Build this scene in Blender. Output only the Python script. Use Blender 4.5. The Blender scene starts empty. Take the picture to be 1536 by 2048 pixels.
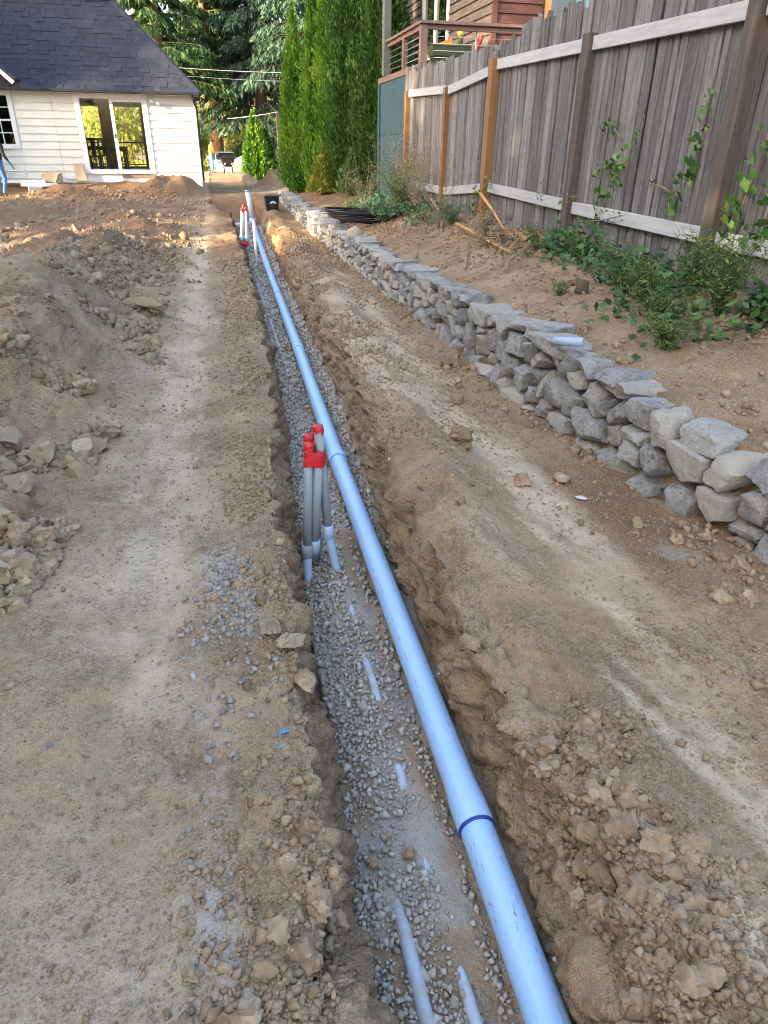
import bpy, bmesh, math, random
import numpy as np
from mathutils import Vector, Matrix

random.seed(7)
rng = np.random.default_rng(7)
scene = bpy.context.scene
COL = scene.collection

# ------------------------------------------------------------------ camera, sky, sun, exposure
CAM_H = 1.55
cam_data = bpy.data.cameras.new('camera')
cam = bpy.data.objects.new('camera', cam_data)
COL.objects.link(cam)
scene.camera = cam
cam_data.sensor_fit = 'VERTICAL'
cam_data.sensor_height = 36.0
cam_data.lens = 36.0 * 1365.0 / 2048.0
cam_data.clip_start = 0.05
cam_data.clip_end = 2000
YAW, PITCH, ROLL = math.radians(13.0), math.radians(28.2), math.radians(0.8)
_f = Vector((math.sin(YAW) * math.cos(PITCH), math.cos(YAW) * math.cos(PITCH), -math.sin(PITCH)))
_r = Vector((math.cos(YAW), -math.sin(YAW), 0))
_u = _r.cross(_f)
_r2 = _r * math.cos(ROLL) + _u * math.sin(ROLL)
_u2 = -_r * math.sin(ROLL) + _u * math.cos(ROLL)
cam.matrix_world = Matrix(((_r2.x, _u2.x, -_f.x, 0), (_r2.y, _u2.y, -_f.y, 0),
                           (_r2.z, _u2.z, -_f.z, CAM_H), (0, 0, 0, 1)))

SUN_EL = math.radians(17.0)
SUN_AZ = math.radians(250.0)          # where the sun stands, clockwise from +Y
world = bpy.data.worlds.new('World')
scene.world = world
world.use_nodes = True
wn = world.node_tree
wn.nodes.clear()
_o = wn.nodes.new('ShaderNodeOutputWorld')
_b = wn.nodes.new('ShaderNodeBackground')
_s = wn.nodes.new('ShaderNodeTexSky')
_s.sky_type = 'NISHITA'
_s.sun_disc = False
_s.sun_elevation = SUN_EL
_s.sun_rotation = SUN_AZ
_s.air_density = 1.0
_s.dust_density = 5.0
_s.ozone_density = 0.5
_b.inputs['Strength'].default_value = 0.15
wn.links.new(_s.outputs[0], _b.inputs[0])
wn.links.new(_b.outputs[0], _o.inputs[0])
sd = bpy.data.lights.new('sun', 'SUN')
sd.energy = 2.0
sd.angle = math.radians(0.6)
sd.color = (1.0, 0.82, 0.52)
sun = bpy.data.objects.new('sun', sd)
COL.objects.link(sun)
SUN_DIR = Vector((-math.sin(SUN_AZ) * math.cos(SUN_EL), -math.cos(SUN_AZ) * math.cos(SUN_EL), -math.sin(SUN_EL)))
sun.rotation_euler = SUN_DIR.to_track_quat('-Z', 'Y').to_euler()
sun.location = (-30, -10, 20)
scene.view_settings.view_transform = 'Standard'
scene.view_settings.look = 'None'
scene.view_settings.gamma = 1.0
scene.view_settings.exposure = 2.98
try:
    scene.cycles.max_bounces = 5
    scene.cycles.use_denoising = True
    scene.cycles.use_adaptive_sampling = False
    scene.cycles.diffuse_bounces = 3
    scene.cycles.filter_width = 1.1
    scene.cycles.sample_clamp_indirect = 4.0
    scene.cycles.transparent_max_bounces = 12
except Exception:
    pass

# ------------------------------------------------------------------ helpers
def tag(o, label=None, cat=None, group=None, kind=None):
    if label: o['label'] = label
    if cat: o['category'] = cat
    if group: o['group'] = group
    if kind: o['kind'] = kind
    return o

def link(name, data, parent=None, loc=None, rot=None, scale=None):
    o = bpy.data.objects.new(name, data)
    COL.objects.link(o)
    if parent is not None: o.parent = parent
    if loc is not None: o.location = loc
    if rot is not None: o.rotation_euler = rot
    if scale is not None: o.scale = scale
    return o

def empty(name, loc=(0, 0, 0), rz=0.0):
    o = link(name, None, loc=loc, rot=(0, 0, rz))
    o.empty_display_size = 0.1
    return o

def mesh_np(name, V, F, mat=None, smooth=False, sharp=None):
    """V (n,3); F (m,k) array, or list of such arrays"""
    V = np.asarray(V, dtype=np.float32)
    Fs = F if isinstance(F, list) else [F]
    Fs = [np.asarray(f, dtype=np.int32) for f in Fs if len(f)]
    me = bpy.data.meshes.new(name)
    me.vertices.add(len(V))
    me.vertices.foreach_set('co', V.ravel())
    nl = sum(f.size for f in Fs)
    npoly = sum(len(f) for f in Fs)
    me.loops.add(nl)
    me.loops.foreach_set('vertex_index', np.concatenate([f.ravel() for f in Fs]))
    me.polygons.add(npoly)
    tot = np.concatenate([np.full(len(f), f.shape[1], dtype=np.int32) for f in Fs])
    st = np.concatenate([[0], np.cumsum(tot)[:-1]]).astype(np.int32)
    me.polygons.foreach_set('loop_start', st)
    me.polygons.foreach_set('loop_total', tot)
    if smooth: me.polygons.foreach_set('use_smooth', np.ones(npoly, dtype=bool))
    me.update(calc_edges=True)
    me.validate()
    if sharp is not None:
        me.set_sharp_from_angle(angle=math.radians(sharp))
    if mat is not None: me.materials.append(mat)
    return me

class MB:
    """collects simple solids into one mesh"""
    def __init__(self):
        self.V = []; self.F = []; self.n = 0; self.S = []
    def add(self, V, F, smooth=False):
        V = [tuple(v) for v in V]
        self.V += V
        for f in F:
            self.F.append(tuple(i + self.n for i in f)); self.S.append(smooth)
        self.n += len(V)
        return self
    def box(self, a, b):
        x0, y0, z0 = a; x1, y1, z1 = b
        V = [(x0, y0, z0), (x1, y0, z0), (x1, y1, z0), (x0, y1, z0), (x0, y0, z1), (x1, y0, z1), (x1, y1, z1), (x0, y1, z1)]
        return self.add(V, [(3, 2, 1, 0), (4, 5, 6, 7), (0, 1, 5, 4), (1, 2, 6, 5), (2, 3, 7, 6), (3, 0, 4, 7)])
    def hexa(self, P):
        return self.add(P, [(3, 2, 1, 0), (4, 5, 6, 7), (0, 1, 5, 4), (1, 2, 6, 5), (2, 3, 7, 6), (3, 0, 4, 7)])
    def bar(self, p, q, w, h, up=(0, 0, 1)):
        p = Vector(p); q = Vector(q); d = (q - p).normalized()
        s = d.cross(Vector(up))
        if s.length < 1e-4: s = d.cross(Vector((1, 0, 0)))
        s.normalize(); t = s.cross(d)
        s = s * w / 2; t = t * h / 2
        return self.hexa([p - s - t, p + s - t, p + s + t, p - s + t, q - s - t, q + s - t, q + s + t, q - s + t])
    def tube(self, pts, r, n=12, cap=True, smooth=True):
        pts = [Vector(p) for p in pts]
        rs = r if isinstance(r, (list, tuple)) else [r] * len(pts)
        V = []; F = []
        prev = None
        for i, p in enumerate(pts):
            a = pts[max(i - 1, 0)]; b = pts[min(i + 1, len(pts) - 1)]
            d = (b - a)
            if d.length < 1e-9: d = Vector((0, 0, 1))
            d.normalize()
            if prev is None:
                s = d.cross(Vector((0, 0, 1)))
                if s.length < 1e-3: s = d.cross(Vector((0, 1, 0)))
            else:
                s = prev - d * prev.dot(d)
            s.normalize(); prev = s
            t = d.cross(s)
            for k in range(n):
                a2 = 2 * math.pi * k / n
                V.append(p + (s * math.cos(a2) + t * math.sin(a2)) * rs[i])
        for i in range(len(pts) - 1):
            for k in range(n):
                F.append((i * n + k, i * n + (k + 1) % n, (i + 1) * n + (k + 1) % n, (i + 1) * n + k))
        self.add(V, F, smooth)
        if cap:
            b0 = self.n - len(V)
            self.F.append(tuple(b0 + k for k in range(n))[::-1]); self.S.append(False)
            self.F.append(tuple(b0 + (len(pts) - 1) * n + k for k in range(n))); self.S.append(False)
        return self
    def mesh(self, name, mat=None, bevel=None):
        me = bpy.data.meshes.new(name)
        me.from_pydata(self.V, [], self.F)
        me.polygons.foreach_set('use_smooth', np.array(self.S, dtype=bool))
        me.update()
        bm = bmesh.new(); bm.from_mesh(me)
        bmesh.ops.recalc_face_normals(bm, faces=bm.faces)
        if bevel:
            bmesh.ops.bevel(bm, geom=list(bm.edges), offset=bevel, segments=1, affect='EDGES', clamp_overlap=True)
        bm.to_mesh(me); bm.free()
        if mat is not None: me.materials.append(mat)
        return me
    def build(self, name, mat=None, parent=None, bevel=None, loc=None, rot=None):
        return link(name, self.mesh(name, mat, bevel), parent, loc, rot)

def sstep(a, b, x):
    t = np.clip((np.asarray(x, dtype=float) - a) / (b - a), 0, 1)
    return t * t * (3 - 2 * t)

def _hash(i, j, k, s):
    h = (i.astype(np.int64) * 374761393 + j.astype(np.int64) * 668265263 + k.astype(np.int64) * 2147483647 + s * 1274126177) & 0xFFFFFFFF
    h = ((h ^ (h >> 13)) * 1274126177) & 0xFFFFFFFF
    h = ((h ^ (h >> 16)) * 2246822519) & 0xFFFFFFFF
    return ((h ^ (h >> 15)) & 0xFFFFFF) / float(0xFFFFFF)

def vnoise(x, y, z=None, s=0):
    x = np.asarray(x, dtype=float); y = np.asarray(y, dtype=float)
    z = np.zeros_like(x) if z is None else np.asarray(z, dtype=float)
    x0 = np.floor(x); y0 = np.floor(y); z0 = np.floor(z)
    fx = x - x0; fy = y - y0; fz = z - z0
    fx = fx * fx * (3 - 2 * fx); fy = fy * fy * (3 - 2 * fy); fz = fz * fz * (3 - 2 * fz)
    r = 0
    for a in (0, 1):
        wx = fx if a else 1 - fx
        for b in (0, 1):
            wy = fy if b else 1 - fy
            for c in (0, 1):
                wz = fz if c else 1 - fz
                r = r + wx * wy * wz * _hash(x0 + a, y0 + b, z0 + c, s)
    return r * 2 - 1

def fbm(x, y, z=None, oct=4, s=0, gain=0.5):
    r = 0; a = 1.0; f = 1.0
    for o in range(oct):
        r = r + a * vnoise(x * f, y * f, None if z is None else z * f, s + o * 17)
        a *= gain; f *= 2.03
    return r

def worley(x, y, s=0):
    x0 = np.floor(x); y0 = np.floor(y)
    d = np.full(x.shape, 9.0)
    for a in (-1, 0, 1):
        for b in (-1, 0, 1):
            px = x0 + a + _hash(x0 + a, y0 + b, x0 * 0, s)
            py = y0 + b + _hash(x0 + a, y0 + b, x0 * 0, s + 5)
            d = np.minimum(d, (px - x) ** 2 + (py - y) ** 2)
    return np.sqrt(d)

# ------------------------------------------------------------------ materials
def new_mat(name):
    m = bpy.data.materials.new(name); m.use_nodes = True
    nt = m.node_tree
    p = nt.nodes['Principled BSDF']
    return m, nt, p

def N(nt, t, **kw):
    n = nt.nodes.new(t)
    for k, v in kw.items(): setattr(n, k, v)
    return n

def mixc(nt, fac, a, b, mode='MIX'):
    n = nt.nodes.new('ShaderNodeMix'); n.data_type = 'RGBA'; n.blend_type = mode
    def put(sock, v):
        if hasattr(v, 'default_value') or hasattr(v, 'is_output'): nt.links.new(v, sock)
        elif isinstance(v, (int, float)): sock.default_value = v
        else: sock.default_value = (*v, 1) if len(v) == 3 else v
    put(n.inputs[0], fac); put(n.inputs[6], a); put(n.inputs[7], b)
    return n.outputs[2]

def ramp(nt, src, stops):
    r = nt.nodes.new('ShaderNodeValToRGB')
    e = r.color_ramp.elements
    while len(e) < len(stops): e.new(0.5)
    for i, (p, c) in enumerate(stops):
        e[i].position = p
        e[i].color = (c, c, c, 1) if isinstance(c, (int, float)) else (*c, 1)
    nt.links.new(src, r.inputs[0])
    return r.outputs[0]

def noise(nt, vec, scale, detail=4, rough=0.55):
    n = nt.nodes.new('ShaderNodeTexNoise')
    n.inputs['Scale'].default_value = scale; n.inputs['Detail'].default_value = detail; n.inputs['Roughness'].default_value = rough
    nt.links.new(vec, n.inputs['Vector'])
    return n.outputs[0]

def bump(nt, h, p, strength, dist=0.01):
    b = nt.nodes.new('ShaderNodeBump')
    b.inputs['Strength'].default_value = strength; b.inputs['Distance'].default_value = dist
    nt.links.new(h, b.inputs['Height']); nt.links.new(b.outputs[0], p.inputs['Normal'])

def pmat(name, c1, c2, scale=8, rough=0.7, bs=0.3, bscale=40, bd=0.004, stretch=(1, 1, 1), rnd=0.0, metal=0.0, spec=0.3, c3=None, world=True, rmix=None):
    """mottled colour from noise, fine bump, optional per-object variation (rnd) or a second tint chosen per object (rmix)"""
    m, nt, p = new_mat(name)
    if world:
        g = N(nt, 'ShaderNodeNewGeometry'); src = g.outputs['Position']
    else:
        g = N(nt, 'ShaderNodeTexCoord'); src = g.outputs['Object']
    mp = N(nt, 'ShaderNodeMapping'); mp.inputs['Scale'].default_value = stretch
    nt.links.new(src, mp.inputs[0])
    oi = N(nt, 'ShaderNodeObjectInfo')
    if rnd or rmix:
        add = N(nt, 'ShaderNodeVectorMath', operation='ADD')
        sc = N(nt, 'ShaderNodeMath', operation='MULTIPLY'); sc.inputs[1].default_value = 37.0
        nt.links.new(oi.outputs['Random'], sc.inputs[0])
        nt.links.new(mp.outputs[0], add.inputs[0]); nt.links.new(sc.outputs[0], add.inputs[1])
        vec = add.outputs[0]
    else:
        vec = mp.outputs[0]
    n1 = noise(nt, vec, scale, 5, 0.6)
    f = ramp(nt, n1, [(0.32, 0.0), (0.68, 1.0)])
    col = mixc(nt, f, c1, c2)
    if c3 is not None:
        n3 = noise(nt, vec, scale * 5.3, 3)
        col = mixc(nt, ramp(nt, n3, [(0.55, 0.0), (0.7, 1.0)]), col, c3)
    if rmix is not None:
        col = mixc(nt, ramp(nt, oi.outputs['Random'], [(0.5, 0.0), (0.95, 1.0)]), col, rmix)
    if rnd:
        hv = N(nt, 'ShaderNodeHueSaturation')
        mr = N(nt, 'ShaderNodeMapRange'); mr.inputs[3].default_value = 1 - rnd; mr.inputs[4].default_value = 1 + rnd
        nt.links.new(oi.outputs['Random'], mr.inputs[0]); nt.links.new(mr.outputs[0], hv.inputs['Value'])
        nt.links.new(col, hv.inputs['Color']); col = hv.outputs[0]
    nt.links.new(col, p.inputs['Base Color'])
    p.inputs['Roughness'].default_value = rough
    p.inputs['Metallic'].default_value = metal
    p.inputs['Specular IOR Level'].default_value = spec
    if bs: bump(nt, noise(nt, vec, bscale, 6, 0.65), p, bs, bd)
    return m

def leafmat(name, dark, light, tip=None, trans=0.3, rough=0.6):
    m, nt, p = new_mat(name)
    g = N(nt, 'ShaderNodeNewGeometry')
    n1 = noise(nt, g.outputs['Position'], 1.1, 3)
    c = mixc(nt, ramp(nt, g.outputs['Random Per Island'], [(0.0, 0.0), (1.0, 1.0)]), dark, light)
    if tip is not None:
        c = mixc(nt, ramp(nt, n1, [(0.45, 0.0), (0.65, 0.8)]), c, tip)
    nt.links.new(c, p.inputs['Base Color'])
    p.inputs['Roughness'].default_value = rough
    p.inputs['Specular IOR Level'].default_value = 0.25
    t = N(nt, 'ShaderNodeBsdfTranslucent'); nt.links.new(c, t.inputs[0])
    mx = N(nt, 'ShaderNodeMixShader'); mx.inputs[0].default_value = trans
    out = nt.nodes['Material Output']
    nt.links.new(p.outputs[0], mx.inputs[1]); nt.links.new(t.outputs[0], mx.inputs[2]); nt.links.new(mx.outputs[0], out.inputs[0])
    return m

def glassmat(name, tint=(0.85, 0.9, 0.9), refl=0.1):
    m, nt, p = new_mat(name)
    nt.nodes.remove(p)
    t = N(nt, 'ShaderNodeBsdfTransparent'); t.inputs[0].default_value = (*tint, 1)
    gl = N(nt, 'ShaderNodeBsdfGlossy'); gl.inputs['Roughness'].default_value = 0.02
    fr = N(nt, 'ShaderNodeFresnel'); fr.inputs[0].default_value = 1.45
    ad = N(nt, 'ShaderNodeMath', operation='ADD'); ad.inputs[1].default_value = refl
    nt.links.new(fr.outputs[0], ad.inputs[0])
    mx = N(nt, 'ShaderNodeMixShader')
    nt.links.new(ad.outputs[0], mx.inputs[0]); nt.links.new(t.outputs[0], mx.inputs[1]); nt.links.new(gl.outputs[0], mx.inputs[2])
    nt.links.new(mx.outputs[0], nt.nodes['Material Output'].inputs[0])
    return m

def soil_mat():
    m, nt, p = new_mat('soil')
    g = N(nt, 'ShaderNodeNewGeometry'); P = g.outputs['Position']
    def att(n):
        a = N(nt, 'ShaderNodeAttribute'); a.attribute_name = n
        return a.outputs['Fac']
    n1 = noise(nt, P, 2.2, 6, 0.6); n2 = noise(nt, P, 17, 6, 0.65); n3 = noise(nt, P, 90, 4, 0.6)
    base = mixc(nt, ramp(nt, n1, [(0.35, 0.0), (0.65, 1.0)]), (0.225, 0.144, 0.082), (0.425, 0.305, 0.190))
    base = mixc(nt, ramp(nt, n2, [(0.40, 0.0), (0.62, 0.75)]), base, (0.315, 0.225, 0.142))
    coarse = ramp(nt, noise(nt, P, 3.4, 3, 0.6), [(0.40, 0.15), (0.60, 1.0)])
    def times(a, b):
        q = N(nt, 'ShaderNodeMath', operation='MULTIPLY'); nt.links.new(a, q.inputs[0]); nt.links.new(b, q.inputs[1]); return q.outputs[0]
    def masked(a, lo, hi, nz):
        ad = N(nt, 'ShaderNodeMath', operation='MULTIPLY_ADD'); ad.inputs[1].default_value = 1.0; ad.inputs[2].default_value = -0.5
        nt.links.new(nz, ad.inputs[0])
        s = N(nt, 'ShaderNodeMath', operation='ADD'); nt.links.new(ad.outputs[0], s.inputs[0]); nt.links.new(att(a), s.inputs[1])
        return ramp(nt, s.outputs[0], [(lo, 0.0), (hi, 1.0)])
    base = mixc(nt, masked('brown', 0.25, 0.75, n2), base, (0.200, 0.112, 0.060))
    base = mixc(nt, masked('orange', 0.3, 0.8, n2), base, (0.44, 0.26, 0.125))
    base = mixc(nt, masked('pale', 0.3, 0.85, n2), base, (0.505, 0.400, 0.280))
    base = mixc(nt, masked('gray', 0.3, 0.8, n2), base, (0.385, 0.352, 0.310))
    sp = ramp(nt, n3, [(0.54, 0.0), (0.64, 0.75)])
    base = mixc(nt, times(sp, coarse), base, mixc(nt, 0.5, base, (0.52, 0.45, 0.36)))
    sp2 = ramp(nt, n3, [(0.36, 0.85), (0.47, 0.0)])
    base = mixc(nt, times(sp2, coarse), base, mixc(nt, 0.62, base, (0.07, 0.045, 0.028)))
    n4 = noise(nt, P, 260, 3, 0.6)
    base = mixc(nt, ramp(nt, n4, [(0.56, 0.0), (0.66, 0.55)]), base, (0.52, 0.43, 0.32))
    base = mixc(nt, ramp(nt, n4, [(0.34, 0.6), (0.44, 0.0)]), base, (0.15, 0.094, 0.054))
    nt.links.new(base, p.inputs['Base Color'])
    p.inputs['Roughness'].default_value = 0.95
    p.inputs['Specular IOR Level'].default_value = 0.15
    mm = N(nt, 'ShaderNodeMath', operation='ADD'); nt.links.new(n2, mm.inputs[0])
    m3 = N(nt, 'ShaderNodeMath', operation='MULTIPLY'); m3.inputs[1].default_value = 0.60; nt.links.new(times(n3, coarse), m3.inputs[0])
    nt.links.new(m3.outputs[0], mm.inputs[1])
    m4 = N(nt, 'ShaderNodeMath', operation='MULTIPLY_ADD'); m4.inputs[1].default_value = 0.16
    nt.links.new(n4, m4.inputs[0]); nt.links.new(mm.outputs[0], m4.inputs[2])
    # faint tyre tread blocks pressed into the track
    wv = N(nt, 'ShaderNodeTexWave'); wv.bands_direction = 'Y'; wv.inputs['Scale'].default_value = 8.0; wv.inputs['Distortion'].default_value = 1.2
    wv2 = N(nt, 'ShaderNodeTexWave'); wv2.bands_direction = 'X'; wv2.inputs['Scale'].default_value = 5.0; wv2.inputs['Distortion'].default_value = 0.8
    nt.links.new(P, wv.inputs[0]); nt.links.new(P, wv2.inputs[0])
    wm = N(nt, 'ShaderNodeMath', operation='MULTIPLY'); nt.links.new(wv.outputs[1], wm.inputs[0]); nt.links.new(wv2.outputs[1], wm.inputs[1])
    wa = N(nt, 'ShaderNodeMath', operation='MULTIPLY'); nt.links.new(wm.outputs[0], wa.inputs[0]); nt.links.new(att('tread'), wa.inputs[1])
    ws = N(nt, 'ShaderNodeMath', operation='MULTIPLY_ADD'); ws.inputs[1].default_value = 0.55
    nt.links.new(wa.outputs[0], ws.inputs[0]); nt.links.new(m4.outputs[0], ws.inputs[2])
    bump(nt, ws.outputs[0], p, 1.0, 0.030)
    return m

def crumbmat(name, cols, rough=0.9, bs=0.4):
    m, nt, p = new_mat(name)
    g = N(nt, 'ShaderNodeNewGeometry'); oi = N(nt, 'ShaderNodeObjectInfo')
    ad = N(nt, 'ShaderNodeMath', operation='ADD')
    nt.links.new(g.outputs['Random Per Island'], ad.inputs[0]); nt.links.new(oi.outputs['Random'], ad.inputs[1])
    fr = N(nt, 'ShaderNodeMath', operation='FRACT'); nt.links.new(ad.outputs[0], fr.inputs[0])
    n = len(cols)
    c = ramp(nt, fr.outputs[0], [(i / (n - 1), cc) for i, cc in enumerate(cols)])
    n2 = noise(nt, g.outputs['Position'], 60, 4)
    c = mixc(nt, ramp(nt, n2, [(0.35, 0.0), (0.75, 0.35)]), c, tuple(v * 0.6 for v in cols[0]))
    nt.links.new(c, p.inputs['Base Color'])
    p.inputs['Roughness'].default_value = rough; p.inputs['Specular IOR Level'].default_value = 0.2
    bump(nt, noise(nt, g.outputs['Position'], 110, 5, 0.7), p, bs, 0.006)
    return m

M = {}
M['soil'] = soil_mat()
M['crumb'] = crumbmat('crumb', [(0.215, 0.145, 0.088), (0.36, 0.262, 0.168), (0.285, 0.197, 0.122), (0.42, 0.318, 0.212)], 0.95, 0.9)
M['rubble'] = crumbmat('rubble', [(0.20, 0.135, 0.082), (0.34, 0.252, 0.165), (0.26, 0.188, 0.12), (0.42, 0.33, 0.235)], 0.95, 0.9)
M['gravel'] = crumbmat('gravel', [(0.27, 0.232, 0.185), (0.43, 0.39, 0.33), (0.34, 0.29, 0.23), (0.49, 0.455, 0.40), (0.33, 0.315, 0.29)], 0.85, 0.3)
M['chips'] = crumbmat('chips', [(0.20, 0.18, 0.16), (0.34, 0.31, 0.275), (0.27, 0.24, 0.205), (0.41, 0.38, 0.34)], 0.9, 0.5)
M['wallstone'] = pmat('wall_stone', (0.235, 0.232, 0.225), (0.43, 0.423, 0.405), 11, 0.9, 1.0, 42, 0.026, rnd=0.17, c3=(0.15, 0.147, 0.143), rmix=(0.365, 0.335, 0.285))
M['pipe'] = pmat('pipe_plastic', (0.30, 0.48, 0.72), (0.33, 0.51, 0.75), 3, 0.36, 0.05, 60, 0.001, spec=0.5, c3=(0.34, 0.47, 0.70))
M['bluering'] = pmat('primer_blue', (0.02, 0.05, 0.28), (0.03, 0.08, 0.36), 20, 0.4, 0)
M['ink'] = pmat('print_ink', (0.06, 0.08, 0.14), (0.10, 0.12, 0.2), 20, 0.6, 0)
M['conduit'] = pmat('conduit_gray', (0.215, 0.235, 0.26), (0.25, 0.27, 0.295), 6, 0.45, 0.05, 60, 0.001, spec=0.4)
M['elbow'] = pmat('conduit_blue_gray', (0.30, 0.38, 0.50), (0.35, 0.43, 0.55), 6, 0.42, 0.05, 60, 0.001, spec=0.4)
M['dustyconduit'] = pmat('dusty_conduit', (0.36, 0.45, 0.58), (0.34, 0.31, 0.27), 14, 0.7, 0.1, 90, 0.002)
M['redtape'] = pmat('red_tape', (0.40, 0.008, 0.014), (0.62, 0.022, 0.032), 45, 0.30, 0.8, 60, 0.006, spec=0.5)
M['whitepvc'] = pmat('white_pvc', (0.74, 0.78, 0.82), (0.68, 0.72, 0.78), 6, 0.4, 0.05, 50, 0.001)
M['blackplastic'] = pmat('black_plastic', (0.012, 0.012, 0.014), (0.02, 0.02, 0.022), 8, 0.45, 0.1, 60, 0.002)
M['rimgray'] = pmat('weathered_rim', (0.16, 0.165, 0.17), (0.2, 0.2, 0.21), 8, 0.6, 0.1, 60)
M['plank'] = pmat('gray_cedar', (0.126, 0.116, 0.114), (0.280, 0.266, 0.268), 5, 0.9, 1.0, 14, 0.014, stretch=(9, 9, 0.45), rnd=0.36, c3=(0.085, 0.075, 0.075))
M['rail'] = pmat('pale_rail', (0.36, 0.36, 0.37), (0.48, 0.48, 0.49), 5, 0.85, 0.4, 18, 0.004, stretch=(6, 0.6, 6), rnd=0.08)
M['postnew'] = pmat('brown_cedar_post', (0.19, 0.095, 0.042), (0.27, 0.14, 0.065), 4, 0.8, 0.4, 18, 0.004, stretch=(6, 6, 0.7), rnd=0.15)
M['postold'] = pmat('gray_brown_post', (0.085, 0.065, 0.055), (0.15, 0.12, 0.105), 4, 0.85, 0.5, 18, 0.004, stretch=(6, 6, 0.6), rnd=0.1)
M['whitepaint'] = pmat('white_paint', (0.70, 0.69, 0.63), (0.78, 0.77, 0.71), 3, 0.6, 0.15, 30, 0.003, rnd=0.03)
M['trim'] = pmat('white_trim', (0.78, 0.78, 0.76), (0.83, 0.83, 0.81), 4, 0.5, 0.05, 30)
M['shingle'] = pmat('asphalt_shingle', (0.019, 0.023, 0.036), (0.036, 0.041, 0.060), 7, 0.9, 0.7, 160, 0.006, rnd=0.18)
M['darkgutter'] = pmat('dark_gutter', (0.02, 0.022, 0.03), (0.035, 0.037, 0.045), 5, 0.5, 0)
M['innerwall'] = pmat('inner_wall', (0.20, 0.17, 0.13), (0.25, 0.21, 0.16), 3, 0.8, 0)
M['darkwood'] = pmat('dark_wood', (0.02, 0.014, 0.010), (0.04, 0.026, 0.018), 8, 0.4, 0)
M['floorwood'] = pmat('floor_wood', (0.16, 0.1, 0.06), (0.22, 0.14, 0.085), 5, 0.5, 0)
M['glass'] = glassmat('window_glass', (0.86, 0.92, 0.90), 0.02)
M['darkglass'] = glassmat('dark_window_glass', (0.30, 0.33, 0.36), 0.12)
M['cardboard'] = pmat('cardboard', (0.42, 0.31, 0.20), (0.50, 0.38, 0.26), 5, 0.85, 0)
M['bark'] = pmat('bark', (0.10, 0.075, 0.05), (0.19, 0.15, 0.105), 3, 0.95, 1.0, 7, 0.05, stretch=(5, 5, 0.7), c3=(0.11, 0.13, 0.06))
M['redbark'] = pmat('red_bark', (0.21, 0.115, 0.06), (0.34, 0.20, 0.11), 3, 0.95, 1.0, 7, 0.05, stretch=(5, 5, 0.5))
M['arbor'] = leafmat('arborvitae_leaf', (0.040, 0.112, 0.014), (0.145, 0.300, 0.032), (0.240, 0.370, 0.034), 0.36)
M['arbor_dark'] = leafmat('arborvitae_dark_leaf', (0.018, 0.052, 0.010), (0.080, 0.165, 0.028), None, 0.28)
M['arbor_yellow'] = leafmat('yellow_shrub_leaf', (0.15, 0.20, 0.02), (0.34, 0.34, 0.05), None, 0.3)
M['conifer'] = leafmat('conifer_leaf', (0.018, 0.050, 0.022), (0.060, 0.120, 0.045), (0.07, 0.14, 0.03), 0.25)
M['conifer_blue'] = leafmat('blue_conifer_leaf', (0.025, 0.062, 0.042), (0.085, 0.145, 0.095), None, 0.25)
M['decid'] = leafmat('sunny_leaf', (0.24, 0.29, 0.07), (0.55, 0.56, 0.19), (0.62, 0.58, 0.18), 0.45)
M['ivy'] = pmat('ivy_leaf', (0.040, 0.115, 0.030), (0.08, 0.19, 0.045), 20, 0.4, 0.2, 80, 0.002, rnd=0.35, rmix=(0.16, 0.30, 0.06))
M['ivydark'] = leafmat('ground_ivy_leaf', (0.012, 0.040, 0.022), (0.090, 0.19, 0.060), (0.13, 0.20, 0.045), 0.2, 0.4)
M['deadleaf'] = leafmat('dead_leaf', (0.11, 0.065, 0.035), (0.34, 0.23, 0.13), None, 0.15)
M['weed'] = leafmat('weed_leaf', (0.05, 0.10, 0.03), (0.20, 0.27, 0.09), (0.22, 0.24, 0.09), 0.3)
M['dryweed'] = leafmat('dry_weed', (0.22, 0.20, 0.11), (0.42, 0.38, 0.24), None, 0.3)
M['weedblue'] = leafmat('broad_weed_leaf', (0.06, 0.14, 0.07), (0.15, 0.27, 0.14), None, 0.25)
M['twig'] = pmat('twig', (0.20, 0.15, 0.10), (0.32, 0.25, 0.18), 12, 0.9, 0.4, 40)
M['freshwood'] = pmat('fresh_cut_wood', (0.42, 0.20, 0.07), (0.58, 0.33, 0.14), 12, 0.8, 0.3, 40)
M['panelgreen'] = pmat('green_gray_panel', (0.030, 0.068, 0.085), (0.042, 0.085, 0.102), 2, 0.6, 0.1, 20)
M['deckpost'] = pmat('gray_deck_post', (0.10, 0.115, 0.115), (0.14, 0.15, 0.15), 4, 0.8, 0.2, 20)
M['deckbrown'] = pmat('brown_deck_wood', (0.17, 0.105, 0.085), (0.22, 0.14, 0.115), 4, 0.75, 0.3, 20, stretch=(3, 3, 0.6))
M['brownsiding'] = pmat('red_brown_siding', (0.105, 0.042, 0.034), (0.155, 0.068, 0.055), 4, 0.8, 0.5, 20, 0.006, stretch=(0.6, 0.6, 6), rnd=0.15)
M['oldsiding'] = pmat('weathered_siding', (0.10, 0.075, 0.060), (0.19, 0.155, 0.13), 4, 0.9, 0.7, 18, 0.008, stretch=(0.6, 0.6, 6), rnd=0.2, c3=(0.07, 0.05, 0.045))
M['orangetrim'] = pmat('orange_wood_trim', (0.48, 0.24, 0.085), (0.58, 0.31, 0.12), 4, 0.6, 0.2, 20, stretch=(5, 5, 0.6))
M['steel'] = pmat('steel_cable', (0.5, 0.5, 0.5), (0.6, 0.6, 0.6), 10, 0.35, 0, metal=0.8)
M['olive'] = pmat('olive_plastic', (0.07, 0.085, 0.04), (0.1, 0.115, 0.06), 5, 0.5, 0)
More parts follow.
